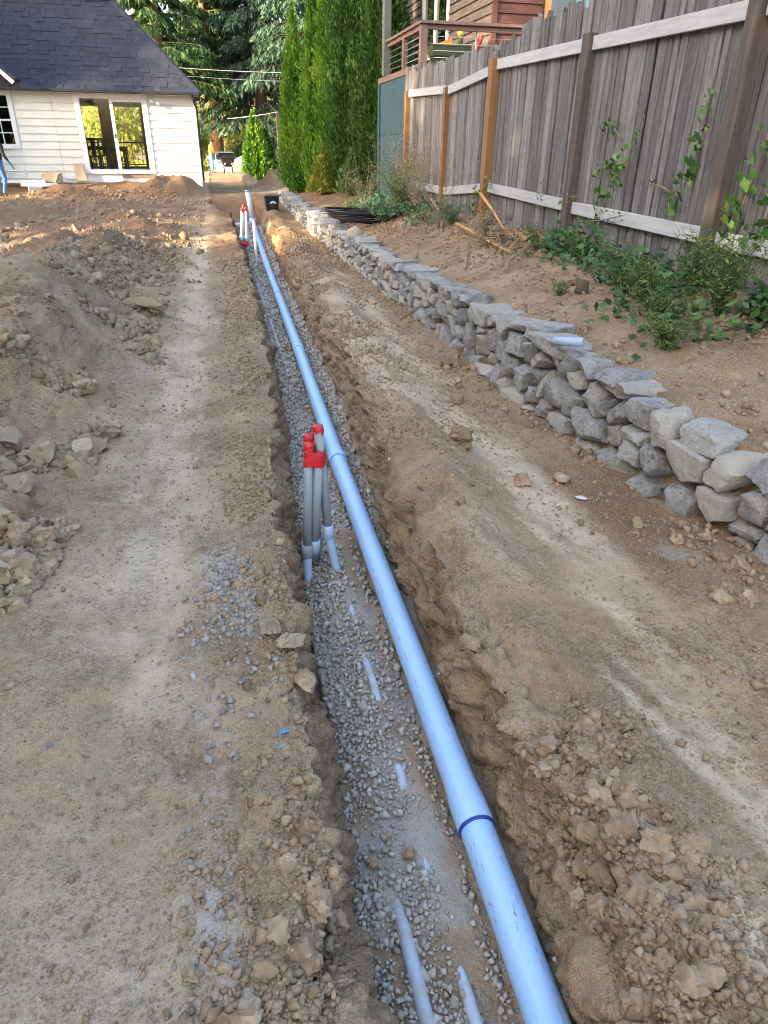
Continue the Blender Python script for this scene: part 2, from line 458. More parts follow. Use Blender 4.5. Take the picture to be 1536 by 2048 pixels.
M['yellow'] = pmat('yellow_plastic', (0.60, 0.44, 0.05), (0.66, 0.5, 0.08), 8, 0.45, 0)
M['redpaint'] = pmat('red_fabric', (0.22, 0.02, 0.02), (0.30, 0.03, 0.03), 8, 0.7, 0)
M['orangecloth'] = pmat('orange_cloth', (0.72, 0.17, 0.02), (0.80, 0.21, 0.03), 8, 0.85, 0.3, 20)
M['jeans'] = pmat('denim', (0.06, 0.15, 0.34), (0.10, 0.22, 0.44), 12, 0.85, 0.3, 40)
M['blackcloth'] = pmat('black_cloth', (0.014, 0.014, 0.018), (0.03, 0.03, 0.036), 10, 0.85, 0.3, 40)
M['skin'] = pmat('skin', (0.48, 0.29, 0.20), (0.54, 0.34, 0.24), 9, 0.55, 0)
M['blueglove'] = pmat('teal_glove', (0.03, 0.13, 0.20), (0.05, 0.19, 0.27), 12, 0.7, 0.2, 40)
M['shoe'] = pmat('dark_shoe', (0.04, 0.035, 0.03), (0.3, 0.28, 0.26), 14, 0.7, 0)
M['carpaint'] = pmat('pale_blue_car_paint', (0.42, 0.55, 0.68), (0.45, 0.58, 0.7), 2, 0.25, 0, spec=0.6)
M['carglass'] = pmat('car_glass', (0.012, 0.016, 0.02), (0.03, 0.05, 0.07), 3, 0.06, 0, spec=0.8)
M['rubber'] = pmat('rubber', (0.018, 0.018, 0.018), (0.03, 0.03, 0.03), 10, 0.8, 0)
M['wire'] = pmat('pale_wire', (0.55, 0.56, 0.56), (0.62, 0.62, 0.62), 4, 0.5, 0)
M['lawn'] = leafmat('lawn', (0.22, 0.27, 0.03), (0.42, 0.42, 0.07), None, 0.3)
M['boulder'] = pmat('round_boulder', (0.30, 0.255, 0.19), (0.42, 0.36, 0.28), 7, 0.85, 0.5, 30, 0.01)
M['gravelpile'] = pmat('gray_gravel_heap', (0.17, 0.16, 0.145), (0.25, 0.235, 0.215), 9, 0.9, 1.0, 30, 0.03)
M['debris'] = pmat('pale_debris', (0.40, 0.40, 0.39), (0.50, 0.49, 0.47), 20, 0.7, 0.2, 60)
M['bluespray'] = pmat('blue_marking_paint', (0.03, 0.22, 0.50), (0.05, 0.30, 0.60), 30, 0.7, 0.4, 80)
M['tealdoor'] = pmat('curtain', (0.45, 0.55, 0.58), (0.58, 0.66, 0.68), 6, 0.8, 0)
# ------------------------------------------------------------------ the ground: one sheet with the trench cut into it
def itp(tab):
    a = np.array(tab, dtype=float)
    return lambda y: np.interp(y, a[:, 0], a[:, 1])

pipe_x = itp([(-2, .56), (.74, .58), (1.26, .59), (4.03, .62), (6.77, .67), (9.63, .71), (13.4, .76), (17, .84), (20.3, .93), (23, .97)])
xL_ = itp([(-2, .14), (.86, .18), (1.41, .21), (2.76, .225), (3.3, .27), (4.44, .34), (7.12, .42), (11.35, .43), (16, .42), (18.6, .40), (20, .15), (22.5, -.15), (24.5, -.1)])
xR_ = itp([(-2, .64), (.76, .665), (1.33, .69), (2.0, .697), (2.66, .712), (3.3, .75), (4.0, .80), (5.5, .86), (7.0, .91), (12.3, .98), (20, 1.12), (24.5, 1.2)])
xW_ = itp([(-2, 2.55), (1.2, 2.28), (2.12, 2.12), (2.98, 1.98), (4.86, 1.89), (8.42, 1.86), (15.2, 1.78), (20, 1.85), (24, 1.98), (30, 2.1)])
zW_ = itp([(-2, .33), (1.5, .34), (2.3, .38), (2.9, .45), (4.85, .48), (8.5, .36), (14.6, .34), (20, .30), (23.5, .26), (25.5, .12), (28, 0.02)])
toe_ = itp([(1.2, -1.35), (2.0, -1.02), (2.65, -.90), (3.24, -.84), (3.9, -.90), (4.46, -.82), (5.44, -.64), (6.8, -.76), (9.5, -.75), (13.8, -.92), (16, -1.3)])
FLOOR = -0.345

def rowset():
    ys = [-3.0, -2.0, -1.2, -0.6, -0.2, 0.1, 0.25]
    y = 0.36
    while y < 62:
        ys.append(y); y += 0.0068 + 0.0060 * max(y - 0.3, 0)
    while y < 420:
        ys.append(y); y *= 1.12
    return np.array(ys)

YS = rowset()
R = len(YS)
jit = lambda s, sc, amp: amp * fbm(YS * sc, YS * 0 + s * 3.7, oct=4, s=s)
XL = xL_(YS) + jit(1, 2.6, .010)
XR = xR_(YS) + jit(2, 2.2, .010)
RL = XL - 0.085 + jit(3, 2.8, .030) - 0.02 * sstep(0.5, 3, YS)
RR = XR + 0.065 + jit(4, 2.0, .050) + 0.04 * sstep(2, 9, YS)
XW = xW_(YS)
DEP = (1 - sstep(24.0, 24.5, YS))
nA, nB, nC, nD, nE, nS, nF = 215, 34, 34, 42, 130, 7, 84
cols_x = []; cols_z = []; cols_zone = []
one = np.ones(R)
# outer left
xleft = -(1.25 + 0.315 * np.maximum(YS, 0))
for t in np.linspace(1, 0, 12, endpoint=False):
    cols_x.append(xleft - 300 * t ** 3); cols_z.append(0 * one); cols_zone.append(0)
for i in range(nA):
    t = i / (nA - 1)
    cols_x.append(xleft + (RL - xleft) * (1 - (1 - t) ** 1.15)); cols_z.append(0 * one); cols_zone.append(1)
for i in range(1, nB):
    t = i / nB
    zz = FLOOR * t
    k = 1 - (1 - t) ** 1.4
    cols_x.append(RL + (XL - RL) * k); cols_z.append(zz * DEP); cols_zone.append(2)
for i in range(nC):
    t = i / (nC - 1)
    cols_x.append(XL + (XR - XL) * t); cols_z.append(FLOOR * DEP); cols_zone.append(3)
for i in range(1, nD):
    t = i / nD
    zz = FLOOR * (1 - t) ** 1.0
    k = t ** 1.3
    cols_x.append(XR + (RR - XR) * k); cols_z.append(zz * DEP); cols_zone.append(4)
for i in range(nE):
    t = i / (nE - 1)
    cols_x.append(RR + (XW + .06 - RR) * t); cols_z.append(0 * one); cols_zone.append(5)
ztop = zW_(YS)
for i in range(1, nS):
    t = i / nS
    cols_x.append(XW + .06 + .16 * t); cols_z.append((ztop - 0.045) * t); cols_zone.append(6)
zf = 0.74 * (1 - sstep(12, 17, YS)) + 0.46 * sstep(12, 17, YS)
zf = zf * (1 - sstep(22, 27, YS)) + 0.05 * sstep(22, 27, YS)
for i in range(nF):
    t = i / (nF - 1)
    cols_x.append(XW + .22 + (3.45 - XW - .22) * t)
    cols_z.append((ztop - .045) + (zf - ztop + .045) * (t ** 1.15)); cols_zone.append(7)
for t in np.linspace(0, 1, 27)[1:]:
    cols_x.append(3.45 + 9 * t * one); cols_z.append(zf); cols_zone.append(8)
for t in np.linspace(0, 1, 9)[1:]:
    cols_x.append(12.45 + 300 * t ** 2.5 * one); cols_z.append(zf); cols_zone.append(8)
X = np.array(cols_x).T; Z = np.array(cols_z).T; ZONE = np.array(cols_zone)[None, :] * np.ones((R, 1))
Y = YS[:, None] * np.ones_like(X)

# spoil heap on the left
toe = toe_(YS)[:, None] + 0.16 * fbm(Y * 1.3, X * 0 + 2.2, oct=3, s=21)
dl = toe - X
Hm = np.interp(YS, [1.6, 2.6, 3.6, 5.0, 6.2, 8, 10, 12, 13.5, 15], [0, .18, .34, .46, .38, .42, .36, .26, .14, 0])[:, None]
ramp_in = sstep(-0.05, 0.95, dl) * (1 - 0.9 * sstep(1.3, 2.6, dl))
heap = Hm * ramp_in * (1 + 0.45 * fbm(X * 1.25, Y * 1.0, oct=3, s=31))
heapmask = sstep(0.0, 0.25, dl) * sstep(1.7, 2.6, Y) * (1 - sstep(12.5, 15, Y))
Z = np.where((ZONE <= 1), Z + heap, Z)
# mounds by the house and beside the path
for (mx, my, mh, sx, sy) in [(-5.0, 25.5, .26, .75, .45), (-4.2, 25.6, .28, .6, .5), (-3.4, 25.9, .16, .6, .4), (-2.2, 25.6, .22, .55, .5), (-1.45, 25.8, .50, .62, .55), (-.75, 26.1, .26, .5, .5),
                             (2.25, 29.5, .55, .75, .9), (1.45, 33.0, .40, .45, .6), (3.3, 27.5, .3, .8, 1.5), (-3.0, 21.5, .14, 1.2, .5), (-5.0, 19.5, .16, 1.5, .8), (-2.2, 17.3, .22, .8, .8), (-1.5, 15.6, .20, .5, .6)]:
    Z = Z + mh * np.exp(-((X - mx) / sx) ** 2 - ((Y - my) / sy) ** 2) * (1 + .35 * fbm(X * 2.1, Y * 2.1, oct=3, s=41)) * (ZONE != 3)
Z = Z + 0.36 * sstep(25.6, 27.0, Y) * (1 - sstep(-.9, -.1, X)) * (1 - sstep(33, 36, Y))
Z = Z - 0.5 * sstep(50, 57, Y)
# gentle levels and pits
far = sstep(40, 60, Y)
Z = Z + (0.028 * fbm(X * .7, Y * .7, oct=3, s=51) + 0.012 * fbm(X * 2.7, Y * 2.7, oct=3, s=52)) * (ZONE != 3) * (ZONE != 2) * (ZONE != 4)
def pit(px, py, d, sx, sy):
    global Z
    Z = Z - d * np.exp(-((X - px) / sx) ** 2 - ((Y - py) / sy) ** 2)
pit(-.235, 1.50, .038, .055, .035); pit(-.50, 1.76, .03, .04, .03); pit(-.24, 1.32, .018, .05, .03)
# wheel ruts in the pale track
trk = -0.36 + 0.08 * fbm(YS * .35, YS * 0, oct=2, s=61)[:, None]
Z = Z - 0.022 * np.exp(-((X - trk) / .13) ** 2) * (ZONE == 1)
# low berms beside the cut
Z = Z + (0.055 + .045 * sstep(1.5, 3, Y)) * np.exp(-((X - RR[:, None] - .20) / .19) ** 2) * (ZONE == 5) * (0.8 + 0.7 * fbm(Y * 1.6, X, oct=2, s=62)) * DEP[:, None]
Z = Z + 0.022 * np.exp(-((RL[:, None] - X - .10) / .12) ** 2) * (ZONE == 1) * (0.6 + .8 * fbm(Y * 1.8, X, oct=2, s=63)) * DEP[:, None]
# gravel heap round the conduit stubs
gh = 0.03 * np.exp(-((X - .36) / .13) ** 2 - ((Y - 2.62) / .22) ** 2) + 0.02 * fbm(X * 5, Y * 3, oct=3, s=64) + 0.02 * sstep(.05, .2, np.abs(X - pipe_x(YS)[:, None]))
Z = np.where(ZONE == 3, Z + gh * DEP[:, None], Z)

# surface normals, then lumps pushed out along them
P = np.stack([X, Y, Z], -1)
def normals(P):
    du = np.gradient(P, axis=1); dv = np.gradient(P, axis=0)
    n = np.cross(du, dv)
    return n / np.maximum(np.linalg.norm(n, axis=-1, keepdims=True), 1e-9)
n0 = normals(P)
wallm = ((ZONE == 2) | (ZONE == 4)).astype(float) * DEP[:, None]
rim_r = np.exp(-np.maximum(X - RR[:, None] - .10, 0) / .22) * (ZONE == 5)
rim_l = np.exp(-np.maximum(RL[:, None] - X, 0) / .17) * (ZONE == 1)
trackm = np.exp(-((X - trk) / .24) ** 2) * (ZONE == 1)
hm = heapmask * (ZONE <= 1)
bank = (ZONE == 7) * 1.0
rough = np.clip(0.20 + 1.40 * wallm + 1.0 * rim_r + .85 * rim_l + 1.15 * hm + .35 * bank - .30 * trackm + .9 * sstep(9, 12, Y) * (ZONE <= 1) * (1 - trackm) * (1 - sstep(24, 26, Y)), 0.06, 1.8)
rough = rough * (ZONE != 3)
arc = np.where(wallm > 0, Z * 1.0, 0)
U1 = X + arc * .9; 
lump = 0
for sc, amp, s in ((2.3, .13, 70), (5.5, .052, 71), (13, .026, 72), (31, .011, 73)):
    keep = 1.0 if sc < 10 else (1 - sstep(.25 * 60 / sc * 4, .6 * 60 / sc * 4, Y))
    wv = worley(U1 * sc + .35 * fbm(X * sc, Y * sc, oct=2, s=s), Y * sc * .85 + Z * sc * .5, s)
    if sc < 3: keep = sstep(8, 11, Y) * (ZONE <= 1)
    lump = lump + amp * (0.55 - np.minimum(wv, 1.0)) * keep
def cells(x, y, s):
    x0 = np.floor(x); y0 = np.floor(y)
    d1 = np.full(x.shape, 9.0); d2 = np.full(x.shape, 9.0); rv = np.zeros(x.shape); tx = np.zeros(x.shape)
    for a in (-1, 0, 1):
        for b in (-1, 0, 1):
            hx = _hash(x0 + a, y0 + b, x0 * 0, s); hy = _hash(x0 + a, y0 + b, x0 * 0, s + 5); hr = _hash(x0 + a, y0 + b, x0 * 0, s + 9)
            dx = x - (x0 + a + hx); dy = y - (y0 + b + hy)
            d = np.sqrt(dx * dx + dy * dy)
            near = d < d1
            d2 = np.where(near, d1, np.minimum(d2, d))
            rv = np.where(near, hr, rv); tx = np.where(near, dx * (hx - .5) * 2 + dy * (hy - .5) * 2, tx)
            d1 = np.where(near, d, d1)
    return d2 - d1, rv, tx
broken = 0
wb_ = np.clip(1.0 * wallm + .9 * rim_r + .85 * rim_l + .7 * hm, 0, 1) * (ZONE != 3)
for sc, amp, s in ((7.0, .030, 171), (17.0, .015, 172), (38.0, .007, 173)):
    keep = 1 - sstep(80 / sc, 150 / sc, Y)
    wx = .30 * fbm(X * sc * .9, Y * sc * .9, Z * sc * .9, oct=3, s=s)
    edge, rv, tlt = cells(U1 * sc + wx, Y * sc * .9 + Z * sc * .6 - wx, s)
    patch = np.clip(.55 + 1.3 * fbm(X * 3.1, Y * 2.3, oct=2, s=s + 1), 0, 1)
    broken = broken + amp * ((rv - .55) + .9 * tlt - .7 * np.exp(-edge / .10)) * keep * patch
fine = .010 * fbm(X * 21, Y * 21, Z * 21, oct=4, s=75) * (1 - sstep(6, 14, Y))
rivul = .022 * fbm(Y * 9, Z * 2.2, oct=3, s=76) * wallm
disp = lump * rough * 0.50 + broken * wb_ * (1 + .8 * (ZONE == 2) + .25 * (ZONE == 4)) + fine * (0.35 + rough) + rivul
disp = disp * (1 - sstep(60, 80, Y))
P = P + n0 * disp[..., None]
# blocky overhangs along the upper left wall
ovr = np.clip(fbm(Y * 4.2, Z * 6, oct=3, s=77), 0, 1) * (ZONE == 2) * sstep(-.30, -.12, Z) * DEP[:, None]
P[..., 0] += 0.045 * ovr
ovr2 = np.clip(fbm(Y * 3.6, Z * 7, oct=3, s=78), 0, 1) * (ZONE == 4) * sstep(-.30, -.10, Z) * DEP[:, None]
P[..., 0] -= 0.055 * ovr2
NC_ = X.shape[1]
idx = np.arange(R * NC_).reshape(R, NC_)
quads = np.stack([idx[:-1, :-1], idx[:-1, 1:], idx[1:, 1:], idx[1:, :-1]], -1).reshape(-1, 4)
gm = mesh_np('ground', P.reshape(-1, 3), quads, M['soil'], smooth=True)
ground = tag(link('ground', gm), 'bare brown construction soil cut by a long narrow trench', None, None, 'structure')
GZ = P[..., 2]; GX = P[..., 0]

def gz(x, y):
    i = int(np.clip(np.searchsorted(YS, y), 1, R - 1))
    t = (y - YS[i - 1]) / (YS[i] - YS[i - 1]); t = min(max(t, 0), 1)
    return float((1 - t) * np.interp(x, GX[i - 1], GZ[i - 1]) + t * np.interp(x, GX[i], GZ[i]))

def put_attr(name, a):
    at = gm.attributes.new(name, 'FLOAT', 'POINT')
    at.data.foreach_set('value', np.clip(a, 0, 1).astype(np.float32).ravel())
nz = fbm(X * 1.8, Y * 1.2, oct=4, s=81)
nz2 = fbm(X * 5, Y * 3.2, oct=4, s=82)
pale = trackm * (0.72 + .3 * nz + .35 * fbm(X * 9, Y * 4, oct=4, s=84)) * sstep(.2, 2.6, Y) * (1 - sstep(13, 20, Y)) 
pale = np.maximum(pale, .55 * np.exp(-((X + .45) / .5) ** 2) * (ZONE == 1) * (1 - sstep(2, 8, Y)) * (1 + .6 * nz))
strk = fbm(X * 6.5 + Y * 1.4, Y * .8, oct=4, s=83)
sh = (ZONE == 5) * np.exp(-((X - (1.20 + .012 * Y)) / .32) ** 2) * (1 - sstep(7, 13, Y)) * (0.70 + 1.0 * strk)
pale = np.maximum(pale, sh)
pale = np.maximum(pale, .35 * bank * (0.5 + nz))
def blob(px, py, sx, sy): return np.exp(-((X - px) / sx) ** 2 - ((Y - py) / sy) ** 2)
gray = .95 * blob(-.12, 2.15, .13, .42) + .45 * blob(-.30, 1.85, .10, .25) + .34 * blob(-.17, 1.18, .09, .33) + .3 * blob(-.13, .8, .08, .3) + .6 * blob(.02, 5.0, .10, .5) + .5 * blob(-.75, 5.2, .25, .6) + .6 * blob(-3.3, 12.3, 1.0, 1.3) + .45 * blob(1.75, 2.0, .25, .6)
gray = gray * (0.85 + .7 * nz2) * (ZONE != 3) + (ZONE == 3) * (.62 + .5 * nz2) * (1 - sstep(19, 20.5, Y))
gray = np.maximum(gray, .30 * sstep(34, 42, Y) * (1 - sstep(0.8, 2.4, np.abs(X - .4))))
gray = gray + .10 * hm * (0.4 + nz2)
brown = .74 * sstep(8, 13, Y) * (1 - trackm) * (1 + .5 * nz) + .16 * wallm + .30 * (ZONE == 2) + .28 * bank * (1 + nz) + .30 * (ZONE == 5) * sstep(.4, .9, X - RR[:, None]) * (1 + nz)
brown = brown + .7 * np.exp(-((Y - 25.8) / .8) ** 2) * (X < -.2) + .25 * hm * (1 + nz2)
brown = brown + .9 * sstep(19, 20.5, Y) * ((ZONE == 3) | (ZONE == 2) | (ZONE == 4)) * DEP[:, None]
for (bx, by, sx, sy, a) in ((-.85, 2.9, .2, .25, .5), (-.3, 3.2, .1, .2, .4), (1.75, 2.4, .25, .6, .45), (-.22, 1.5, .06, .05, .6)):
    brown = brown + a * blob(bx, by, sx, sy)
brown = brown * (1 - .3 * sstep(30, 38, Y) * (ZONE <= 5))
orange = 1.0 * blob(1.45, 15.6, .55, 1.6) * (ZONE >= 4) * (ZONE <= 5) + .7 * blob(1.1, 15.6, .3, 1.6) * (ZONE == 4) + .55 * blob(-.1, 15.2, .4, 1.4) + .5 * blob(-1.0, 15, .4, .6) + .18 * wallm * (1 + nz2)  # warm sunlit patches painted across the far trench; wall term is clay colour
put_attr('tread', np.exp(-((X - trk) / .085) ** 2) * (ZONE == 1) * np.clip(.6 + 1.4 * nz, 0, 1) * (1 - sstep(6, 10, Y)))
put_attr('pale', pale); put_attr('gray', gray); put_attr('brown', brown); put_attr('orange', orange)

# ------------------------------------------------------------------ loose soil, clods and gravel
def ico(sub):
    bm = bmesh.new(); bmesh.ops.create_icosphere(bm, subdivisions=sub, radius=1.0)
    V = np.array([v.co[:] for v in bm.verts]); F = np.array([[v.index for v in f.verts] for f in bm.faces]); bm.free()
    return V, F
ICO1, ICOF1 = ico(1)
ICO2, ICOF2 = ico(2)
ICO3, ICOF3 = ico(3)

OCT = np.array([(1, 0, 0), (-1, 0, 0), (0, 1, 0), (0, -1, 0), (0, 0, 1), (0, 0, -1)], dtype=float)
OCTF = np.array([(0, 2, 4), (2, 1, 4), (1, 3, 4), (3, 0, 4), (2, 0, 5), (1, 2, 5), (3, 1, 5), (0, 3, 5)])
CUB = np.array([(x, y, z) for x in (-1, 1) for y in (-1, 1) for z in (-1, 1)], dtype=float) * .72
CUBF = np.array([(0, 1, 3), (0, 3, 2), (4, 6, 7), (4, 7, 5), (0, 4, 5), (0, 5, 1), (2, 3, 7), (2, 7, 6), (0, 2, 6), (0, 6, 4), (1, 5, 7), (1, 7, 3)])
TRK = trk[:, 0]
def trk_dist(x, y): return abs(x - float(np.interp(y, YS, TRK)))
def scatter_mesh(name, pts, rad, mat, flat=0.75, jitter=0.38, seed=0, base=None):
    r = np.random.default_rng(seed)
    n = len(pts); pts = np.asarray(pts); rad = np.asarray(rad)
    BV, BF = base or (CUB, CUBF)
    nv = len(BV)
    V = BV[None] * (1 + jitter * r.uniform(-1, 1, (n, nv, 1)))
    S = r.uniform(0.65, 1.25, (n, 1, 3)); S[..., 2] *= flat
    V = V * S
    q = r.normal(size=(n, 4)); q /= np.linalg.norm(q, axis=1, keepdims=True)
    w, x, y, z = q.T
    Rm = np.stack([np.stack([1 - 2 * (y * y + z * z), 2 * (x * y - z * w), 2 * (x * z + y * w)], -1),
                   np.stack([2 * (x * y + z * w), 1 - 2 * (x * x + z * z), 2 * (y * z - x * w)], -1),
                   np.stack([2 * (x * z - y * w), 2 * (y * z + x * w), 1 - 2 * (x * x + y * y)], -1)], 1)
    V = np.einsum('nij,nvj->nvi', Rm, V) * rad[:, None, None] + pts[:, None, :]
    F = BF[None] + (np.arange(n) * nv)[:, None, None]
    return mesh_np(name, V.reshape(-1, 3), F.reshape(-1, 3), mat)

def rocky(seed, V=ICO3, cuts=7, amp=0.10, lo=.55):
    r = np.random.default_rng(seed)
    v = V.copy()
    for _ in range(cuts):
        n = r.normal(size=3); n /= np.linalg.norm(n); d = r.uniform(lo, .92)
        s = v @ n - d
        v = v - np.clip(s, 0, None)[:, None] * n[None]
    o = r.uniform(0, 50, 3)
    nn = fbm(v[:, 0] * 1.9 + o[0], v[:, 1] * 1.9 + o[1], v[:, 2] * 1.9 + o[2], oct=4, s=seed, gain=.62)
    return v * (1 + amp * nn)[:, None]

clod_meshes = [mesh_np('dirt_clod', rocky(100 + i, ICO3, 2, .40, .62), ICOF3, M['crumb'], smooth=True, sharp=42) for i in range(16)]
rock_meshes = [mesh_np('loose_rock', rocky(140 + i, ICO3, 9, .20, .48), ICOF3, M['rubble'], smooth=True, sharp=22) for i in range(12)]

cands = []   # x, y, r, region
def rl(y): return float(np.interp(y, YS, RL))
def rr(y): return float(np.interp(y, YS, RR))
def ydist(n, lo, hi, bias=1.0):
    u = rng.uniform(0, 1, n) ** bias
    return np.exp(np.log(lo + .5) + u * (np.log(hi + .5) - np.log(lo + .5))) - .5
def size(n, med, sig, y, cap):
    s = med * np.exp(rng.normal(0, sig, n))
    return np.clip(np.maximum(s, .0016 * (y + .6)), .003, cap)
def region(name, n, ylo, yhi, fx, med, sig, cap, bias=1.0):
    y = ydist(n, ylo, yhi, bias); s = size(n, med, sig, y, cap)
    # thin the scatter into patches
    x = np.array([fx(v) for v in y])
    k = 1.4 * fbm(x * 2.6, y * 1.9, oct=3, s=len(name)) > rng.uniform(-.35, .75, n)
    for a, b, c, kk in zip(x, y, s, k):
        if kk: cands.append((a, b, c, name))
region('rbank', 13000, .40, 13, lambda y: rr(y) - .05 + abs(random.gauss(0, .17)), .0050, .62, .026)
region('shelf', 6000, .45, 14, lambda y: random.uniform(rr(y) + .15, float(xW_(y)) + .03), .0045, .60, .02)
region('wallfoot', 1900, 1.8, 12, lambda y: float(xW_(y)) - abs(random.gauss(0, .16)), .010, .6, .04)
region('lrim', 11000, .40, 12, lambda y: rl(y) + .03 - abs(random.gauss(0, .15)), .0052, .62, .026)
region('heap', 17000, 2.0, 14.5, lambda y: float(toe_(y)) + .12 - abs(random.gauss(0, .55)), .0115, .74, .075)
region('track', 5200, .42, 15, lambda y: random.uniform(-1.2 - .2 * y, rl(y)), .0036, .5, .012)
region('bankside', 3200, 1.6, 13, lambda y: random.uniform(float(xW_(y)) + .25, 3.3), .009, .55, .04)
region('farleft', 5500, 9, 26, lambda y: random.uniform(-7, -.3), .02, .6, .09)
cands = [c for c in cands if not (rl(c[1]) + .02 < c[0] < rr(c[1]) - .06)]
cands.sort(key=lambda c: -c[2] / (c[1] + 1.2))
CL = {'rbank': ('crumbly clod on the bank right of the trench', 'clods on the right bank'),
      'shelf': ('small clod on the strip between trench and wall', 'clods on the strip before the wall'),
      'wallfoot': ('clod at the foot of the stone wall', 'clods at the foot of the wall'),
      'lrim': ('crumbly clod on the left lip of the trench', 'clods on the left lip'),
      'heap': ('pale tan rock on the spoil heap at left', 'rocks on the spoil heap'),
      'track': ('small clod on the flat wheel track at left', 'clods on the wheel track'),
      'bankside': ('clod on the bank between wall and fence', 'clods on the bank above the wall'),
      'farleft': ('clod on rough ground before the white house', 'clods before the white house')}
def place_rock(x, y, r, reg, label=None, group=None, mesh=None, name=None, sink=.42, sc=None, z=None):
    me = mesh or (random.choice(rock_meshes) if reg == 'heap' and random.random() < .45 else random.choice(clod_meshes))
    o = link(name or ('loose_rock' if reg == 'heap' else 'dirt_clod'), me, loc=(x, y, (gz(x, y) if z is None else z) + r * (.6 - sink)),
             rot=(random.uniform(-.4, .4), random.uniform(-.4, .4), random.uniform(0, 6.28)),
             scale=sc or (r * random.uniform(.8, 1.3), r * random.uniform(.8, 1.3), r * random.uniform(.6, .95)))
    band = ' at the near end' if y < 1.1 else ' below the conduit stubs' if y < 2.4 else ' abreast of the conduit stubs' if y < 4 else ' in the middle distance' if y < 9 else ' in the far part'
    big = 'larger ' if r > .02 * (1 + .12 * y) else 'small '
    tag(o, label or (big + CL[reg][0].replace('small ', '') + band), 'rock' if reg == 'heap' else 'dirt clod', group or CL[reg][1] + band)
    return o
NOBJ = 270
# hand-placed single rocks and clods of the photograph
def single(name, x, y, r, label, cat, rock=False, sc=None, sink=.25, z=None, rot=None, k=0):
    me = (rock_meshes if rock else clod_meshes)[k]
    o = link(name, me, loc=(x, y, (gz(x, y) if z is None else z) + r * (.6 - sink)), rot=rot or (.15, -.1, random.uniform(0, 6)), scale=sc or (r, r * .9, r * .8))
    return tag(o, label, cat)
single('dirt_clod', 1.24, 3.42, .062, 'large rounded clod standing on another on the strip right of the trench', 'dirt clod', sink=-.75, k=1)
single('dirt_clod', 1.23, 3.43, .064, 'broad clod under the large rounded one right of the trench', 'dirt clod', k=2, sc=(.075, .06, .045))
single('dirt_clod', 1.60, 4.65, .055, 'brown clod just left of the stone wall foot, upper of the close pair', 'dirt clod', k=3)
single('dirt_clod', 1.50, 4.30, .05, 'brown clod left of the stone wall foot, lower of the close pair', 'dirt clod', k=4)
single('dirt_clod', 1.74, 5.2, .075, 'lumpy reddish clod against the stone wall foot', 'dirt clod', k=5, sc=(.08, .05, .06))
single('loose_rock', 1.62, 2.93, .05, 'flat brown rock among crumbs below the stone wall', 'rock', True, k=2)
single('dirt_clod', 1.40, 2.92, .045, 'brown clod on the strip, left of the flat brown rock', 'dirt clod', k=6)
single('loose_rock', 1.76, 2.42, .036, 'small lone rock on bare soil below the nearest wall stones', 'rock', True, k=4)
single('loose_rock', .135, 1.74, .052, 'long tan rock perched on the left lip over the trench', 'rock', True, (.035, .062, .03), k=1, z=-.02, rot=(.1, .25, .35))
single('loose_rock', .035, .86, .034, 'round brown rock near the bottom edge beside the left lip', 'rock', True, k=3, sink=.05)
single('loose_rock', .045, 2.02, .05, 'flat grey slab lying on the gravelly left lip', 'rock', True, (.06, .042, .022), k=5)
single('loose_rock', .11, 1.93, .045, 'second flat slab beside the grey one on the left lip', 'rock', True, (.058, .04, .025), k=6)
single('loose_rock', -.42, .80, .014, 'tiny pale stone in the lower left corner of the track', 'rock', True, k=7)
single('loose_rock', .03, 1.18, .017, 'small pale grey stone on the left lip below the conduits', 'rock', True, k=8)
single('loose_rock', -.79, 7.35, .14, 'long flat brown slab lying across the spoil heap', 'rock', True, (.26, .11, .07), k=9, sink=-.3, rot=(.1, .1, -.15))
single('loose_rock', -1.03, 3.70, .085, 'dark pointed grey rock at the toe of the spoil heap', 'rock', True, (.07, .07, .085), k=10, sink=0)
single('loose_rock', -.86, 3.86, .07, 'smooth oval tan rock at the toe of the spoil heap', 'rock', True, (.11, .055, .05), k=11, sink=0)
single('loose_rock', -1.22, 3.82, .11, 'big pale angular rock leaning on the spoil heap', 'rock', True, (.12, .09, .085), k=0, sink=0)
single('loose_rock', -1.02, 3.18, .075, 'pale round rock low on the heap, nearest big one to the track', 'rock', True, (.085, .07, .07), k=2, sink=0)
single('loose_rock', -1.00, 2.62, .07, 'knobbly tan rock at the near end of the spoil heap', 'rock', True, (.075, .07, .06), k=3, sink=0)
single('loose_rock', 1.05, .83, .018, 'small white stone at the right edge near the bottom', 'rock', True, k=6)
for i, (x, y, r, k) in enumerate([(.79, 1.02, .036, 7), (.86, .98, .046, 8), (.84, 1.08, .036, 9), (.92, 1.05, .038, 0), (.80, .92, .040, 1), (.90, .90, .034, 2), (.76, 1.22, .030, 3), (.80, 1.30, .034, 4), (.88, 1.22, .032, 5), (.94, 1.32, .030, 6), (.83, .80, .042, 7), (.92, .76, .034, 8)]):
    place_rock(x, y, r, 'rbank', 'broken lumpy clod in the cluster on the near right lip of the trench', 'clods broken from the near right lip', clod_meshes[k])
for c in cands[:NOBJ]:
    place_rock(*c)
rest = cands[NOBJ:]
for nm, sel, mat, lab in (('loose_soil', lambda c: c[3] not in ('heap',), M['crumb'], 'crumbled brown soil scattered over the ground'),
                          ('rubble', lambda c: c[3] == 'heap', M['rubble'], 'small pale rubble covering the spoil heap')):
    sub = [c for c in rest if sel(c)]
    pts = np.array([(c[0], c[1], gz(c[0], c[1]) + c[2] * .25) for c in sub]); rad = np.array([c[2] for c in sub])
    tag(link(nm, scatter_mesh(nm, pts, rad, mat, seed=5)), lab, 'soil' if nm == 'loose_soil' else 'rubble', None, 'stuff')
